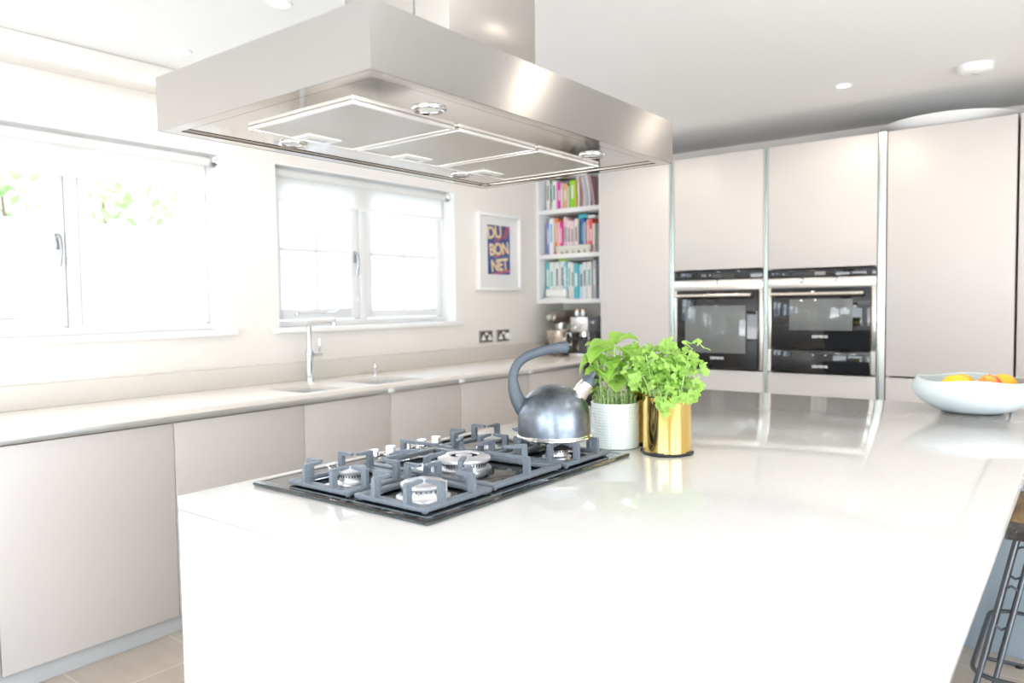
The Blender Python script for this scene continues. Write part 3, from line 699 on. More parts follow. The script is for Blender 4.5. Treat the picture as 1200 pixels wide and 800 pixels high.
k = MB(); k.tube([(ex+.04, ey0-.001, 1.17), (ex+.04, ey0-.02, 1.17)], .014, 16); k.build('steam_knob', M_chrome, em)
MB().tube([(ex+.03, ey0+.012, 1.10), (ex+.02, ey0+.008, 1.04), (ex-.005, ey0+.004, .975)], .004, 8).build('steam_wand', M_chrome, em)
for yy, lb in ((3.018, 'left'), (2.968, 'right')):
    t = thing('shaker', 'white egg-shaped shaker with a copper cap on the espresso machine, %s of the two' % lb, 'shaker', (ex+.05, yy, 1.213), 'shakers on the espresso machine')
    MB().lathe([(.008, 0), (.015, .008), (.018, .022), (.015, .038), (.009, .044)], 20, (ex+.05, yy, 1.2135)).build('body', M_white, t)
    MB().lathe([(.010, 0), (.010, .008), (.004, .011)], 16, (ex+.05, yy, 1.2576)).build('cap', mat('copper', (.75, .38, .22), .2, 1.), t)

# ------------------------------------------------------------------ island
IX0, IX1, IY0, IY1, IT = .832, 3.272, .120, 1.556, .030
isl = thing('kitchen_island', 'large island with a glossy white worktop and full-height waterfall ends', 'island', (2.05, .84, 0))
box(IX0, IX1, IY0, IY1, .91-IT, .91, .0025, seg=3).build('worktop', M_quartz, isl)
box(IX0+.0005, IX0+IT, IY0+.0005, IY1-.0005, 0, .91-IT-.0005, .0015).build('end_panel', M_quartz, isl)
box(IX1-IT, IX1-.0005, IY0+.0005, IY1-.0005, 0, .91-IT-.0005, .0015).build('end_panel', mat('end_panel_shaded', (.32, .38, .42), .35), isl)  # far waterfall end, its blue-grey shade painted into the colour
box(IX0+IT, IX1-IT, .56, 1.51, .08, .862).build('body', M_cab, isl)
box(IX0+IT, IX1-IT, .60, 1.47, 0, .08).build('plinth', M_plinth, isl)
xs = [IX0+IT+(IX1-IX0-2*IT)*i/4 for i in range(5)]
for i in range(4): box(xs[i]+.002, xs[i+1]-.002, 1.51, 1.531, .08, .858, .0012).build('door', M_cab, isl)

# ------------------------------------------------------------------ hob
HX0, HX1, HY0, HY1 = .978, 1.738, .953, 1.500; HZ = .9105
hob = thing('gas_hob', 'black glass gas hob with five burners and cast iron pan supports set on the island', 'hob', ((HX0+HX1)/2, (HY0+HY1)/2, .91))
box(HX0, HX1, HY0, HY1, HZ, HZ+.009, .004, seg=3).build('glass_plate', M_blackglass, hob)
M_bevel = mat('glass_bevel', (.26, .36, .38), .10, spec=1.)
k = MB(); g = .018; zt = HZ+.0094; zz = HZ+.0035
P = [(HX0-.001, HY0-.001), (HX1+.001, HY0-.001), (HX1+.001, HY1+.001), (HX0-.001, HY1+.001)]; Q = [(HX0+g, HY0+g), (HX1-g, HY0+g), (HX1-g, HY1-g), (HX0+g, HY1-g)]
for i in range(4):
    j = (i+1) % 4
    k.add([(*P[i], zz), (*P[j], zz), (*Q[j], zt), (*Q[i], zt)], [(0, 1, 2, 3)])
k.build('bevelled_edge', M_bevel, hob, smooth=False)
TZ = HZ+.009
BUR = [(1.102, 1.083, .045), (1.100, 1.303, .028), (1.588, 1.083, .030), (1.590, 1.300, .034)]
for (x, y, r) in BUR:
    b = MB(); b.lathe([(r*1.25, 0), (r*1.25, .004), (r*1.02, .007), (r*.98, .012), (r*1.0, .022)], 40, (x, y, TZ), cap1=True)
    bo = b.build('burner', M_alu, hob)
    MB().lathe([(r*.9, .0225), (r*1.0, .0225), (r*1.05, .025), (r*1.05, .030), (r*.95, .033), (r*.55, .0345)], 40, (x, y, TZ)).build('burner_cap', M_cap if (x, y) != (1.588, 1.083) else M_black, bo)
    k = MB()
    for a in range(28):
        an = 2*PI*a/28; Mx = Matrix.Translation((x, y, TZ)) @ Matrix.Rotation(an, 4, 'Z'); k.box(r*.985, r*1.012, -.0012, .0012, .0165, .0215, M=Mx)
    k.build('flame_slots', M_black, bo)
    MB().cyl((x+r*1.18, y-r*.3, TZ), .0028, .026, 10).build('igniter', M_white, bo)
# wok burner
x, y = 1.345, 1.185
wb = MB().lathe([(.066, 0), (.066, .006), (.054, .008), (.054, .022)], 48, (x, y, TZ)).build('burner', M_alu, hob)
MB().lathe([(.034, .022), (.060, .022), (.064, .026), (.063, .031), (.052, .036), (.037, .037), (.034, .033)], 56, (x, y, TZ), cap0=False, cap1=False).build('burner_ring', M_cap, wb)
MB().lathe([(.016, .020), (.018, .028), (.021, .030), (.020, .035), (.010, .037)], 32, (x, y, TZ)).build('burner_cap', M_cap, wb)
k = MB()
for a in range(44):
    an = 2*PI*a/44; k.box(.0535, .0546, -.0013, .0013, .014, .0215, M=Matrix.Translation((x, y, TZ)) @ Matrix.Rotation(an, 4, 'Z'))
k.build('flame_slots', M_black, wb)
for i in range(5):
    kx = 1.300+.058*i; ky = 1.452
    MB().lathe([(.017, 0), (.017, .004), (.0145, .006), (.0135, .024), (.012, .026)], 28, (kx, ky, TZ)).build('knob', mat('knob_steel', (.82, .83, .85), .18, 1.), hob)
# pan supports
def post(k, x, y, ang, L=.036, h=.052, w=.0048, hb=.010):
    """upright fin at x,y with an arm of length L pointing along ang"""
    Mx = Matrix.Translation((x, y, TZ)) @ Matrix.Rotation(ang, 4, 'Z')
    P = [(-.010, 0.003), (.012, .003), (.006, .012), (.006, h-.009), (L, h-.006), (L+.002, h-.002), (L, h), (-.006, h), (-.009, h-.003), (-.010, .012)]
    R = Matrix(((1, 0, 0, 0), (0, 0, 1, 0), (0, 1, 0, 0), (0, 0, 0, 1)))
    k.prism(P, -w, w, Mx @ R)
def grate(cx, cy, hx, hy, label=None, arms='small'):
    k = MB(); b = .011; z0_, z1_ = TZ+.003, TZ+.013
    k.box(cx-hx, cx+hx, cy-hy, cy-hy+2*b, z0_, z1_, .003); k.box(cx-hx, cx+hx, cy+hy-2*b, cy+hy, z0_, z1_, .003)
    k.box(cx-hx, cx-hx+2*b, cy-hy+2*b-.003, cy+hy-2*b+.003, z0_-.0002, z1_-.0002, .003); k.box(cx+hx-2*b, cx+hx, cy-hy+2*b-.003, cy+hy-2*b+.003, z0_-.0002, z1_-.0002, .003)
    for (sx_, sy_) in ((1, 1), (1, -1), (-1, 1), (-1, -1)): k.cyl((cx+sx_*(hx-b), cy+sy_*(hy-b), TZ), .006, .004, 10)
    if arms == 'small':
        for s in (-1, 1):
            post(k, cx+s*.045, cy-hy+b, PI/2); post(k, cx+s*.045, cy+hy-b, -PI/2)
            post(k, cx-hx+b, cy+s*.045, 0); post(k, cx+hx-b, cy+s*.045, PI)
    else:
        for (px_, py_, an, L) in ((0, -hy+b, PI/2, .115), (0, hy-b, -PI/2, .115), (-hx+b, 0, 0, .055), (hx-b, 0, PI, .055),
                                  (-hx+b, .10, -.55, .05), (hx-b, .10, PI+.55, .05), (-hx+b, -.10, .55, .05), (hx-b, -.10, PI-.55, .05)):
            post(k, cx+px_, cy+py_, an, L, w=.005)
    return k.build('pan_support', M_iron, hob)
grate(1.105, 1.085, .100, .101); grate(1.105, 1.305, .100, .101)
grate(1.587, 1.085, .100, .101); grate(1.587, 1.305, .100, .101)
grate(1.346, 1.195, .126, .205, arms='wok')

# ------------------------------------------------------------------ kettle
KC = Vector((1.578, 1.083, TZ+.0524)); rt = Vector((.61, -.792, 0)); fw_ = Vector((.792, .61, 0))
ket = thing('kettle', 'dark steel stovetop kettle with an arched grey handle standing on the hob', 'kettle', KC)
MB().lathe([(.058, 0), (.092, .0), (.0963, .003), (.0963, .007), (.0935, .010), (.0935, .012)], 64, KC).build('base_rim', mat('rim_steel', (.85, .84, .82), .15, 1.), ket)
pr0 = [(.0930, .0100), (.0935, .03), (.0932, .048)]
for i in range(1, 15): a = PI/2*i/14; pr0.append((max(.0932*math.cos(a), .0008), .048+.088*math.sin(a)))
MB().lathe(pr0, 64, KC).build('body', M_kettle, ket)
def K(u, z, v=0): return KC + (rt*u + fw_*v + Vector((0, 0, z-.96)))*.968
def spl(pts, n=5):
    out = []; P = [Vector(p) for p in pts]; m = len(P)
    for i in range(m-1):
        p0 = P[max(i-1, 0)]; p1 = P[i]; p2 = P[i+1]; p3 = P[min(i+2, m-1)]
        for j in range(n):
            t = j/n; out.append(.5*((2*p1)+(-p0+p2)*t+(2*p0-5*p1+4*p2-p3)*t*t+(-p0+3*p1-3*p2+p3)*t*t*t))
    out.append(P[-1]); return out
hp = spl([K(-.066, 1.026), K(-.082, 1.040), K(-.098, 1.068), K(-.106, 1.100), K(-.105, 1.132), K(-.090, 1.160), K(-.062, 1.178), K(-.020, 1.191), K(.020, 1.197), K(.042, 1.196)], 5)
n = len(hp); hr = [(.027-.0010*i if i < 6 else .021-.009*min(1, (i-6)/12)) + (.004*max(0, (i-(n-10))/8) if i > n-10 else 0) for i in range(n)]; hr[-1] = .006; hr[-2] = .011
MB().tube(hp, hr, 24, flat=.70).build('handle', M_khandle, ket)
sa = K(.058, 1.060); sb = K(.088, 1.103); ax = (sb-sa).normalized()
Rq = Vector((0, 0, 1)).rotation_difference(ax).to_matrix().to_4x4()
ln = (sb-sa).length
MB().lathe([(.021, 0), (.0195, ln*.55), (.0205, ln*.6), (.0175, ln)], 32, sa, Rq).build('spout', mat('spout_steel', (.86, .80, .74), .12, 1.), ket)
wh = MB().lathe([(.0185, 0), (.0185, .006), (.016, .013), (.010, .018)], 28, sb, Rq)
wh.tube([sb+ax*.012, sb+ax*.024+Vector((0, 0, .0)), sb+ax*.034], [.009, .007, .005], 12); wh.build('whistle', M_khandle, ket)
MB().tube([K(-.1015, 1.078, -.020), K(-.1035, 1.086, -.0203)], .003, 8).build('hinge_hole', M_black, ket) if False else None

# ------------------------------------------------------------------ herb pots
def pot_root(label, x, y): return thing('potted_herb', label, 'potted plant', (x, y, .91), 'potted herbs on the island')
def brass_pot(t, x, y, r=.0635, h=.156):
    z = .9102
    MB().lathe([(r-.004, 0), (r+.002, .0), (r+.003, .004), (r+.001, .008), (r-.004, .008)], 48, (x, y, z)).build('base', M_black, t)
    MB().lathe([(r-.002, .006), (r, .008), (r, h-.003), (r+.0012, h), (r-.0015, h), (r-.003, h-.004), (r-.003, .012), (.0, .012)], 96, (x, y, z), cap0=False, cap1=False).build('pot', M_brass, t)
    for a in range(4):
        an = a*PI/2+.1+PI; k = MB(); k.box(r-.004, r+.0055, -.016, .016, 0, .010, .002, M=Matrix.Translation((x, y, z)) @ Matrix.Rotation(an, 4, 'Z')); k.build('clip', M_black, t)
    MB().lathe([(.0, 0), (r-.0035, 0), (r-.0035, -.02)], 32, (x, y, z+h-.020), cap0=False, cap1=False).build('soil', M_soil, t)
def leaf(k, base, d, up, L, W, cup=.25, droop=.35, nu=6, nv=3):
    """an ovate cupped leaf"""
    d = Vector(d).normalized(); up = Vector(up); s = d.cross(up).normalized(); up = s.cross(d).normalized()
    vs = []; fs = []
    for i in range(nu+1):
        u = i/nu; w_ = W*.5*(math.sin(PI*min(1, u**.75*1.0))**.8)*(1 if u < .98 else 0)+.0004
        cc = Vector(base) + d*(L*u*(1-.12*u)) + up*(L*(.28*math.sin(u*PI*.5)-droop*u*u))
        for j in range(-nv, nv+1):
            v = j/nv
            puff = .06*L*math.sin(PI*u)*(1-abs(abs(v)-.5)*2)
            vs.append(cc + s*w_*v + up*(cup*w_*(abs(v)**1.5) + puff - .02*L*(1-abs(v))))
    m = 2*nv+1
    for i in range(nu):
        for j in range(m-1):
            a = i*m+j; fs.append((a, a+1, a+m+1, a+m))
    k.add(vs, fs)
def rnd_dir(r, zlo=-.2, zhi=.6):
    a = r.uniform(0, 2*PI); z = r.uniform(zlo, zhi); return Vector((math.cos(a), math.sin(a), z)).normalized()

# basil in the white pot
bx, by = 1.842, 1.057
t = pot_root('basil with big leaves in a white ribbed ceramic pot beside the kettle', bx, by)
R0 = .0665; Hp = .127
def gridmod(r, z, a):
    if z < .006 or z > Hp-.006 or r < R0-.001: return r
    return r - .0020*max(max(0, 1-abs(math.sin(a*21))*3.2), max(0, 1-abs(math.sin(z*PI/.0078))*3.0))
prf = [(R0-.008, 0), (R0-.003, .001)] + [(R0, .004+i*.00122) for i in range(98)] + [(R0+.0005, Hp-.001), (R0-.001, Hp), (R0-.004, Hp-.001), (R0-.0045, .1), (.0005, .1)]
MB().lathe(prf, 312, (bx, by, .9102), cap0=True, cap1=False, mod=gridmod).build('pot', M_ceram, t, ang=60)
MB().lathe([(.0005, 0), (R0-.005, 0)], 32, (bx, by, .9102+Hp-.012), cap0=False, cap1=False).build('soil', M_soil, t)
r = random.Random(11); ks = MB(); kl = MB(); kb = MB()
B0 = Vector((bx, by, 0))
def Bp(u, z, v=0): return B0 + rt*u + fw_*v + Vector((0, 0, z))
ZS = .9102+Hp-.014
stems = []
for (u0, v0, u1, z1, v1) in ((.0, -.01, -.002, 1.195, -.01), (-.03, .0, -.050, 1.150, -.01), (-.02, .02, -.02, 1.17, .02), (.025, -.02, .035, 1.15, -.02), (.03, .02, .06, 1.16, .02), (-.04, -.02, -.045, 1.12, -.03), (.01, .03, .02, 1.18, .04), (.045, 0, .075, 1.13, .0)):
    P = spl([Bp(u0, ZS, v0), Bp(u0*.6+u1*.4, (ZS+z1)/2, v0), Bp(u1, z1, v1)], 5); ks.tube(P, [.0026]*len(P), 8); stems.append((u1, z1, v1))
# large crown leaves placed after the photograph
BIG = [  # u, z, v, direction (u, z, v), length, width, droop
 (-.004, 1.190, -.012, (-.85, .02, -.35), .080, .052, .42), (-.010, 1.180, -.02, (-.75, -.30, -.55), .090, .056, .35), (-.030, 1.165, -.01, (-.9, -.25, -.1), .085, .050, .62),
 (.000, 1.198, -.005, (.85, .22, .1), .070, .048, .42), (.004, 1.196, .01, (.55, .30, .6), .07, .05, .3), (.004, 1.184, -.02, (.55, -.35, -.55), .082, .060, .42),
 (.020, 1.165, -.01, (.85, .0, .2), .07, .045, .5), (.035, 1.150, -.015, (.8, -.1, -.4), .06, .042, .45), (.035, 1.150, .01, (.8, .2, .4), .07, .045, .4), (.06, 1.16, .02, (.9, .1, .0), .06, .042, .5),
 (-.050, 1.150, -.01, (-.6, .1, -.6), .055, .042, .45), (-.045, 1.122, -.03, (.3, -.1, -.9), .055, .044, .45), (-.045, 1.120, -.03, (-.8, .0, -.4), .05, .036, .45),
 (-.02, 1.168, .02, (-.7, .3, .5), .075, .05, .3), (-.02, 1.150, .0, (.1, -.2, -.9), .06, .045, .5), (.01, 1.12, -.03, (.4, -.2, -.8), .055, .045, .5), (.03, 1.11, -.03, (.8, -.2, -.5), .05, .042, .5),
 (-.02, 1.115, -.03, (-.2, -.1, -.9), .05, .045, .5), (.075, 1.13, .0, (.7, .0, -.5), .05, .035, .5), (.05, 1.09, -.03, (.5, -.6, -.4), .055, .032, .3), (.06, 1.08, -.03, (.3, -.9, -.3), .055, .034, .2),
 (.0, 1.10, -.035, (-.1, -.6, -.7), .052, .042, .2)]
for (u, z, v, d, L, W, dr_) in BIG:
    dd = rt*d[0] + Vector((0, 0, d[1])) + fw_*d[2]
    leaf(kb, Bp(u, z, v), dd, (0, 0, 1), L*1.12, W*1.38, .40, dr_, nu=12, nv=5)
for i in range(70):
    u = r.uniform(-.055, .085); v = r.uniform(-.045, .05); z = r.uniform(1.075, 1.165) - abs(u)*.2
    leaf(kb, Bp(u, z, v), rnd_dir(r, -.5, .4), (0, 0, 1), r.uniform(.030, .05), r.uniform(.026, .040), .35, .5)
for i in range(120):
    a = r.uniform(0, 2*PI); rr = R0*.93*math.sqrt(r.random()); p = B0+Vector((rr*math.cos(a), rr*math.sin(a), ZS)); q = p+Vector((r.uniform(-.008, .008), r.uniform(-.008, .008), r.uniform(.012, .055)))
    ks.tube([p, (p+q)/2+Vector((.002, 0, 0)), q], .0009, 5)
    for s in (-1, 1): leaf(kl, q, Vector((s*math.cos(a*3), s*math.sin(a*3), .3)), (0, 0, 1), .009, .007, .2, .3, nu=3, nv=1)
ks.build('stems', M_stem, t); kb.build('leaves', M_leaf, t, ang=80); kl.build('seedlings', M_leaf3, t, ang=80)

# third herb behind, in a brass pot
tx, ty_ = 1.945, .990
t = pot_root('leafy herb in a brass pot half hidden between the other two pots', tx, ty_)
brass_pot(t, tx, ty_, .0615, .150)
ks = MB(); kb = MB(); r = random.Random(21)
for i in range(26):
    a = r.uniform(0, 2*PI); rr = .045*math.sqrt(r.random()); p = Vector((tx+rr*math.cos(a), ty_+rr*math.sin(a), 1.038)); q = Vector((tx+rr*1.5*math.cos(a), ty_+rr*1.5*math.sin(a), r.uniform(1.10, 1.175)))
    ks.tube(spl([p, (p+q)/2+Vector((.003, .002, 0)), q], 3), .0016, 6)
    for j in range(7):
        u = r.uniform(.3, 1); leaf(kb, p.lerp(q, u), rnd_dir(r, -.3, .5), (0, 0, 1), r.uniform(.025, .045), r.uniform(.018, .032), .3, .45)
ks.build('stems', M_stem, t); kb.build('leaves', M_leaf, t, ang=80)

# coriander in the front brass pot
cx, cy = 1.836, .896
t = pot_root('coriander spilling over a polished brass pot, rightmost of the three pots', cx, cy)
brass_pot(t, cx, cy)
def frond(k, c, nrm, size, r):
    nrm = Vector(nrm).normalized(); a0 = nrm.orthogonal().normalized(); b0 = nrm.cross(a0); ph = r.uniform(0, 2*PI)
    N_ = 18; pts = [Vector(c) - nrm*size*.12]
    for i in range(N_):
        a = ph + 2*PI*(i/N_)*.86; lob = 1-.30*abs(math.sin(1.5*(a-ph)*1.16))**3 - .10*(i % 2)
        rr = size*lob
        pts.append(Vector(c) + (a0*math.cos(a)+b0*math.sin(a))*rr + nrm*size*(.18*math.sin(2.3*(a-ph)) - .15))
    k.add(pts, [(0, i, i+1) for i in range(1, N_)])
ks = MB(); kb = MB(); r = random.Random(31); C0 = Vector((cx, cy, 0))
for i in range(46):
    a = r.uniform(0, 2*PI); rr = .05*math.sqrt(r.random()); p = C0+Vector((rr*math.cos(a), rr*math.sin(a), 1.045)); sp = r.uniform(1.0, 1.75)
    top = C0+Vector((rr*sp*math.cos(a), rr*sp*math.sin(a), r.uniform(1.085, 1.19)-.35*max(0, rr*sp-.05)))
    ks.tube(spl([p, p.lerp(top, .5)+Vector((0, 0, .01)), top], 4), .0011, 5)
    for j in range(9):
        c_ = top + Vector((r.gauss(0, .017), r.gauss(0, .017), r.gauss(-.004, .017)))
        if c_.z < 1.072: c_.z = 1.072+r.random()*.01
        nn = (c_-Vector((cx, cy, 1.06))).normalized()*.8 + Vector((0, 0, .35)) + Vector((r.gauss(0, .45), r.gauss(0, .45), r.gauss(0, .3)))
        frond(kb, c_, nn, r.uniform(.010, .0175), r)
# sprays hanging over the rim and reaching right
def spray(u0, z0_, v0, u1, z1_, v1, n_, s=.014):
    A_ = C0+rt*u0+fw_*v0+Vector((0, 0, z0_)); B_ = C0+rt*u1+fw_*v1+Vector((0, 0, z1_))
    ks.tube(spl([C0+Vector((0, 0, 1.05))+rt*u0*.5, A_, B_], 5), .0011, 5)
    for j in range(n_):
        c_ = B_+Vector((r.gauss(0, .008), r.gauss(0, .008), r.gauss(0, .009))); frond(kb, c_, -fw_+Vector((r.gauss(0, .4), r.gauss(0, .4), .3+r.gauss(0, .3))), s*r.uniform(.8, 1.3), r)
spray(-.03, 1.085, -.05, -.026, 1.052, -.078, 7, .016); spray(-.01, 1.085, -.05, -.020, 1.036, -.076, 5, .014); spray(.02, 1.09, -.05, .02, 1.062, -.074, 7, .014)
spray(.06, 1.12, -.02, .098, 1.132, -.02, 4, .012); spray(.05, 1.12, -.02, .082, 1.10, -.03, 5, .013); spray(.04, 1.13, 0, .075, 1.155, 0, 5, .013)
spray(-.05, 1.12, -.03, -.085, 1.115, -.03, 7, .014); spray(-.04, 1.13, 0, -.07, 1.15, -.02, 6, .014); spray(.0, 1.15, 0, .005, 1.198, 0, 7, .014); spray(.05, 1.08, -.03, .065, 1.075, -.04, 6, .013)
ks.build('stems', M_stem, t); kb.build('leaves', M_leaf2, t, smooth=False)

# ------------------------------------------------------------------ fruit bowl
fc = Vector((3.120, .334, .9102))
fb = thing('fruit_bowl', 'wide pale ceramic bowl with a wavy rim at the far end of the island', 'bowl', fc)
def wavy(r_, z, a):
    return r_*(1+.012*math.sin(3*a+.6)*(z/.1)**2)
prb = [(.085, 0), (.10, .001), (.125, .010), (.165, .035), (.188, .060), (.196, .080), (.192, .100), (.180, .116), (.176, .119), (.173, .117), (.182, .099), (.186, .080), (.180, .066), (.165, .054), (.135, .050), (.0005, .049)]
k = MB(); k.lathe(prb, 96, fc, cap1=False, mod=wavy)
for v in k.v:
    h = v.z-fc.z
    if h > .09: v.z += .0045*math.sin(4*math.atan2(v.y-fc.y, v.x-fc.x)+1.0)*(h-.09)/.028
k.build('bowl', M_bowl, fb)
M_lemon = noise_col(mat('lemon_skin', (.90, .62, .02), .42), (.88, .58, .02), (.93, .68, .04), 220, bump=.3)
M_gold = noise_col(mat('amber_skin', (.93, .50, .02), .42), (.90, .46, .02), (.94, .56, .03), 220, bump=.3)
M_nect = noise_col(mat('nectarine_skin', (.85, .30, .04), .3), (.75, .06, .02), (.95, .55, .08), 14, lo=.42, hi=.58)
def lemon(u, v, z, ang, m, label, s=1.):
    c_ = fc + rt*u + fw_*v + Vector((0, 0, z)); P = []
    for i in range(17):
        a = PI*i/16; xx = -math.cos(a)*.050*s; rr = math.sin(a)**.9*.040*s
        if i in (1, 15): rr = .010*s
        if i in (0, 16): rr = .003*s; xx *= 1.1
        P.append((rr, xx))
    o = MB().lathe(P, 28, (0, 0, 0), Matrix.Rotation(ang, 4, 'Z') @ Matrix.Rotation(PI/2, 4, 'Y')).build('lemon', m, world=False)
    o.location = c_; return tag(o, label, 'fruit', 'yellow fruit in the bowl')
lemon(-.062, .0, .0905, 2.2, M_lemon, 'pale yellow lemon leftmost in the ceramic bowl')
lemon(-.004, .060, .089, 2.5, M_gold, 'amber lemon lying behind, between the leftmost lemon and the nectarine', .95)
lemon(.112, .010, .0905, 2.45, M_gold, 'amber round-looking lemon right of the nectarine in the bowl')
nc = thing('nectarine', 'red and yellow nectarine in the middle of the fruit bowl', 'fruit', fc+rt*.036+fw_*(-.035)+Vector((0, 0, .0495)))
P = [(max(.0415*math.sin(PI*i/20), .0006), .0415-.0415*math.cos(PI*i/20)+.0005 - (.004 if i == 20 else 0)) for i in range(21)]
MB().lathe(P, 36, nc.location).build('flesh', M_nect, nc)
MB().cyl(nc.location+Vector((0, 0, .079)), .0018, .006, 8).build('stalk', mat('stalk', (.12, .08, .04), .8), nc)

# ------------------------------------------------------------------ cooker hood
QX0, QX1, QY0, QY1, QZ0, QZ1 = .835, 1.925, .920, 1.590, 1.690, 1.800
hood = thing('cooker_hood', 'large brushed steel island cooker hood hanging from the ceiling above the hob', 'cooker hood', ((QX0+QX1)/2, (QY0+QY1)/2, QZ0))
k = MB(); T = .003
# outer skirt with a folded flange
k.box(QX0, QX1, QY0, QY0+T, QZ0, QZ1); k.box(QX0, QX1, QY1-T, QY1, QZ0, QZ1); k.box(QX0, QX0+T, QY0+T, QY1-T, QZ0, QZ1); k.box(QX1-T, QX1, QY0+T, QY1-T, QZ0, QZ1)
k.box(QX0, QX1, QY0, QY1, QZ1, QZ1+T)
k.build('canopy', M_steelH, hood, smooth=False)
k = MB(); fl = .034; zf = QZ0+.0004
k.box(QX0+T, QX1-T, QY0+T, QY0+fl, zf, zf+.002); k.box(QX0+T, QX1-T, QY1-fl, QY1-T, zf, zf+.002); k.box(QX0+T, QX0+fl, QY0+fl, QY1-fl, zf, zf+.002); k.box(QX1-fl, QX1-T, QY0+fl, QY1-fl, zf, zf+.002)
a0, a1, b0, b1 = QX0+fl, QX1-fl, QY0+fl, QY1-fl
for (p, q, r_, s_) in ((a0, a1, b0-.001, b0), (a0, a1, b1, b1+.001), (a0-.001, a0, b0, b1), (a1, a1+.001, b0, b1)): k.box(p, q, r_, s_, zf, zf+.0045)
k.build('flange', M_polish, hood, smooth=False)
fx = [(.945, 1.228), (1.242, 1.525), (1.539, 1.822)]; fy0, fy1 = 1.092, 1.425; zp = QZ0+.005
k = MB(); k.box(a0-.001, a1+.001, b0-.001, b1+.001, zp, zp+.003); k.build('underside_panel', M_polish, hood, smooth=False)
def filt_mat():
    m = mat('filter_mesh', (.62, .60, .56), .35, .75)
    N = m.node_tree.nodes; L = m.node_tree.links
    t_ = N.new('ShaderNodeTexCoord'); mp = N.new('ShaderNodeMapping'); mp.inputs['Rotation'].default_value = (0, 0, PI/4)
    ck = N.new('ShaderNodeTexChecker'); ck.inputs['Scale'].default_value = 420; ck.inputs[1].default_value = (.78, .76, .72, 1); ck.inputs[2].default_value = (.46, .44, .40, 1)
    L.new(t_.outputs['Object'], mp.inputs[0]); L.new(mp.outputs[0], ck.inputs[0]); L.new(ck.outputs[0], bsdf(m).inputs['Base Color'])
    return m
MF = filt_mat()
for (p, q) in fx:
    k = MB(); k.box(p, q, fy0, fy0+.008, zp-.008, zp-.0003, .001); k.box(p, q, fy1-.008, fy1, zp-.008, zp-.0003, .001); k.box(p, p+.008, fy0+.008, fy1-.008, zp-.008, zp-.0003, .001); k.box(q-.008, q, fy0+.008, fy1-.008, zp-.008, zp-.0003, .001)
    fo = k.build('grease_filter', mat('filter_frame', (.86, .85, .83), .3, .7), hood)
    box(p+.008, q-.008, fy0+.008, fy1-.008, zp-.006, zp-.002).build('mesh', MF, fo)
    xm = p+(q-p)*.53; lt = MB(); lt.box(xm-.046, xm+.046, fy1-.068, fy1-.008, zp-.0105, zp-.006, .0015); lo = lt.build('latch', mat('latch_white', (.84, .84, .82), .35, .3), fo)
    box(xm-.024, xm+.024, fy1-.046, fy1-.030, zp-.0112, zp-.0104, .0002).build('grip', mat('latch_grey', (.45, .45, .42), .4), lo)
for (x, y) in ((1.088, 1.035), (1.693, 1.035), (1.109, 1.495), (1.690, 1.480)):
    l = MB().lathe([(.024, -.0035), (.030, -.0055), (.034, -.004), (.035, -.0003)], 36, (x, y, zp), cap0=False, cap1=False).build('lamp_ring', M_chrome, hood)
    MB().lathe([(.0005, -.0015), (.025, -.0015), (.025, -.0003)], 32, (x, y, zp), cap0=False, cap1=False).build('lens', mat('frosted_lens', (.80, .80, .78), .25), l)
CX0, CX1, CY0, CY1 = 1.212, 1.524, 1.090, 1.420
k = MB(); k.box(CX0, CX1, CY0, CY1, QZ1+T, 2.399, .0015); k.build('chimney', M_steelV, hood)
k = MB(); k.box(CX0+.0, CX0-.0016, CY0+.10, CY0+.104, QZ1+T+.001, 2.395); k.build('chimney_seam', mat('seam', (.35, .34, .33), .4, .8), hood)

# ------------------------------------------------------------------ ceiling fittings
def downlight(x, y, label, power=DOWNLIGHT_W):
    t = thing('downlight', label, 'ceiling light', (x, y, ZC), 'recessed ceiling downlights')
    MB().lathe([(.026, -.001), (.036, -.006), (.044, -.004), (.046, -.0005)], 36, (x, y, ZC), cap0=False, cap1=False).build('bezel', M_trim, t)
    MB().lathe([(.0005, -.0022), (.027, -.0022), (.027, -.0004)], 28, (x, y, ZC), cap0=False, cap1=False).build('lens', M_lamp, t)
    l = bpy.data.lights.new('downlight_lamp', 'SPOT'); l.energy = power; l.spot_size = math.radians(168); l.spot_blend = .5; l.shadow_soft_size = .045; l.color = (1, .87, .71)
    o = bpy.data.objects.new('lamp', l); COL.objects.link(o); o.parent = t; o.location = (0, 0, -.012)
downlight(1.735, 3.085, 'white recessed downlight in the ceiling left of the cooker hood')
downlight(1.695, 2.335, 'white recessed downlight cut by the top edge of the photo, above the hood corner')
downlight(4.13, 1.03, 'lit recessed downlight in the ceiling in front of the ovens')
downlight(4.06, 2.27, 'recessed downlight over the far corner, hidden behind the hood')
downlight(4.10, -.25, 'recessed downlight beyond the right edge of the photo')
downlight(2.90, -.25, 'recessed downlight over the bar stool side of the island, beyond the frame')
downlight(1.70, -.25, 'recessed downlight over the near corner of the island, beyond the frame')
sm = thing('smoke_alarm', 'round white smoke alarm on the ceiling in front of the tall cabinets', 'smoke alarm', (4.185, .462, ZC))
MB().lathe([(.045, -.040), (.062, -.038), (.072, -.030), (.076, -.012), (.076, -.0005)], 48, (4.185, .462, ZC), cap0=True, cap1=False).build('housing', M_white, sm)
MB().lathe([(.012, -.047), (.016, -.045), (.017, -.0402)], 20, (4.165, .455, ZC), cap1=False).build('sensor', mat('alarm_grey', (.6, .6, .6), .4), sm)
MB().lathe([(.0785, -.006), (.0785, -.0004)], 48, (4.185, .462, ZC), cap0=True, cap1=False).build('base_plate', M_white, sm)

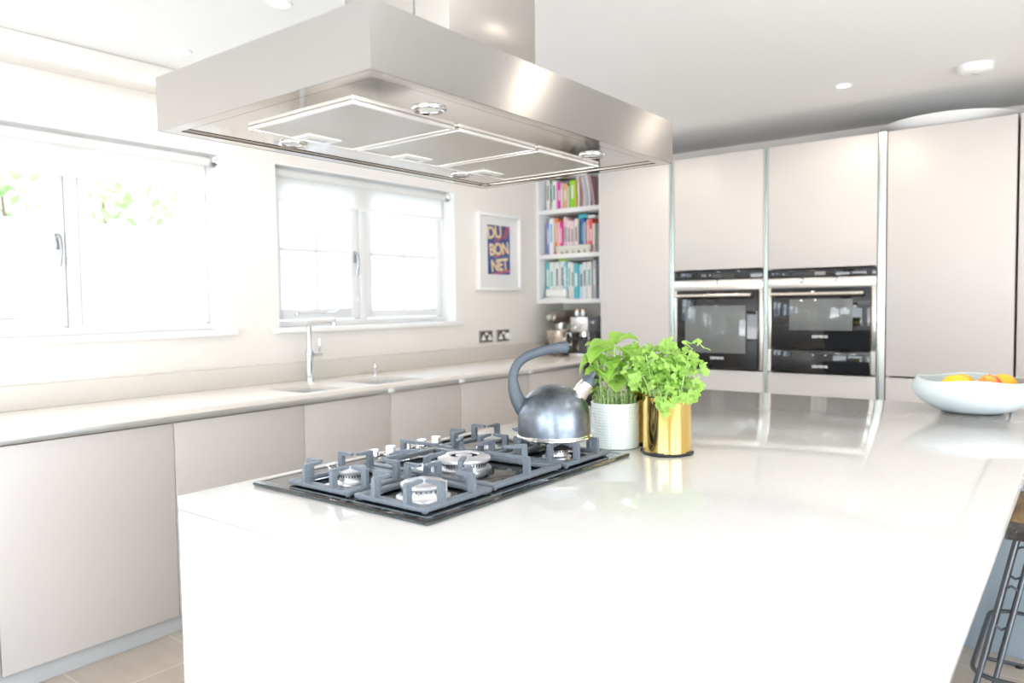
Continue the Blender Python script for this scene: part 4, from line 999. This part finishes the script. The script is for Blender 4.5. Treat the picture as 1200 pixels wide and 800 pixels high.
# ------------------------------------------------------------------ bar stool
sx0, sx1, sy0, sy1 = 2.60, 3.03, -.235, .192; sc = Vector(((sx0+sx1)/2, (sy0+sy1)/2, 0))
stl = thing('bar_stool', 'industrial bar stool with a dark wooden seat and steel rod legs tucked beside the island', 'stool', sc)
box(sx0+.006, sx1-.006, sy0+.006, sy1-.006, .615, .667, .010, seg=3).build('seat', M_wood, stl)
k = MB()
k.box(sx0, sx1, sy0, sy0+.006, .607, .660, .001); k.box(sx0, sx1, sy1-.006, sy1, .607, .660, .001); k.box(sx0, sx0+.006, sy0+.006, sy1-.006, .607, .660, .001); k.box(sx1-.006, sx1, sy0+.006, sy1-.006, .607, .660, .001)
k.box(sx0+.006, sx1-.006, sy0+.006, sy1-.006, .607, .614)
for s in (.03, .21, .40): k.lathe([(.006, 0), (.004, .004)], 10, (sx0, sy0+s, .634), Matrix.Rotation(-PI/2, 4, 'Y'))
k.build('iron_band', M_band, stl)
for (ux, uy) in ((-1, 1), (1, 1), (-1, -1), (1, -1)):
    tx0 = sc.x+ux*.175; ty0 = sc.y+uy*.185; bx0 = sc.x+ux*.35; by0 = sc.y+uy*.305
    k = MB(); A_ = Vector((tx0, ty0, .607)); Bq = Vector((bx0, by0, .012))
    off = Vector((0, -uy*.040, 0)); off2 = Vector((-ux*.014, uy*.004, 0))
    k.tube([A_, Bq], .0075, 10); k.tube([A_+off2, Bq+off2+Vector((0, 0, .0))], .006, 10); k.tube([A_+off, Bq+off], .0075, 10)
    # floor rod and foot
    k.tube(spl([Bq, Bq+Vector((-ux*.004, -uy*.012, -.003)), Bq+off+Vector((0, -uy*.03, -.003)), Bq+Vector((0, -uy*.16, -.003))], 4), .006, 10)
    for zz in (.46, .36):
        u = (.607-zz)/.595; p = A_.lerp(Bq, u); q = p+off
        k.tube([p, (p+q)/2+Vector((0, 0, .012 if zz > .4 else -.012)), q], .004, 8, flat=1.5)
    k.build('leg', M_rod, stl)
    MB().lathe([(.013, 0), (.013, .006), (.009, .010)], 16, (bx0, by0-uy*.10, .0)).build('rubber_foot', M_black, stl)
k = MB(); zz = .215; rx, ry = .275, .268; P = []
for (ux, uy, a0) in ((1, 1, 0), (-1, 1, PI/2), (-1, -1, PI), (1, -1, 3*PI/2)):
    for j in range(7):
        a = a0+PI/2*j/6; P.append((sc.x+ux*(rx-.05)+.07*math.cos(a), sc.y+uy*(ry-.05)+.07*math.sin(a), zz))
k.tube(P, .007, 10, closed=True); k.build('footrest', M_rod, stl)
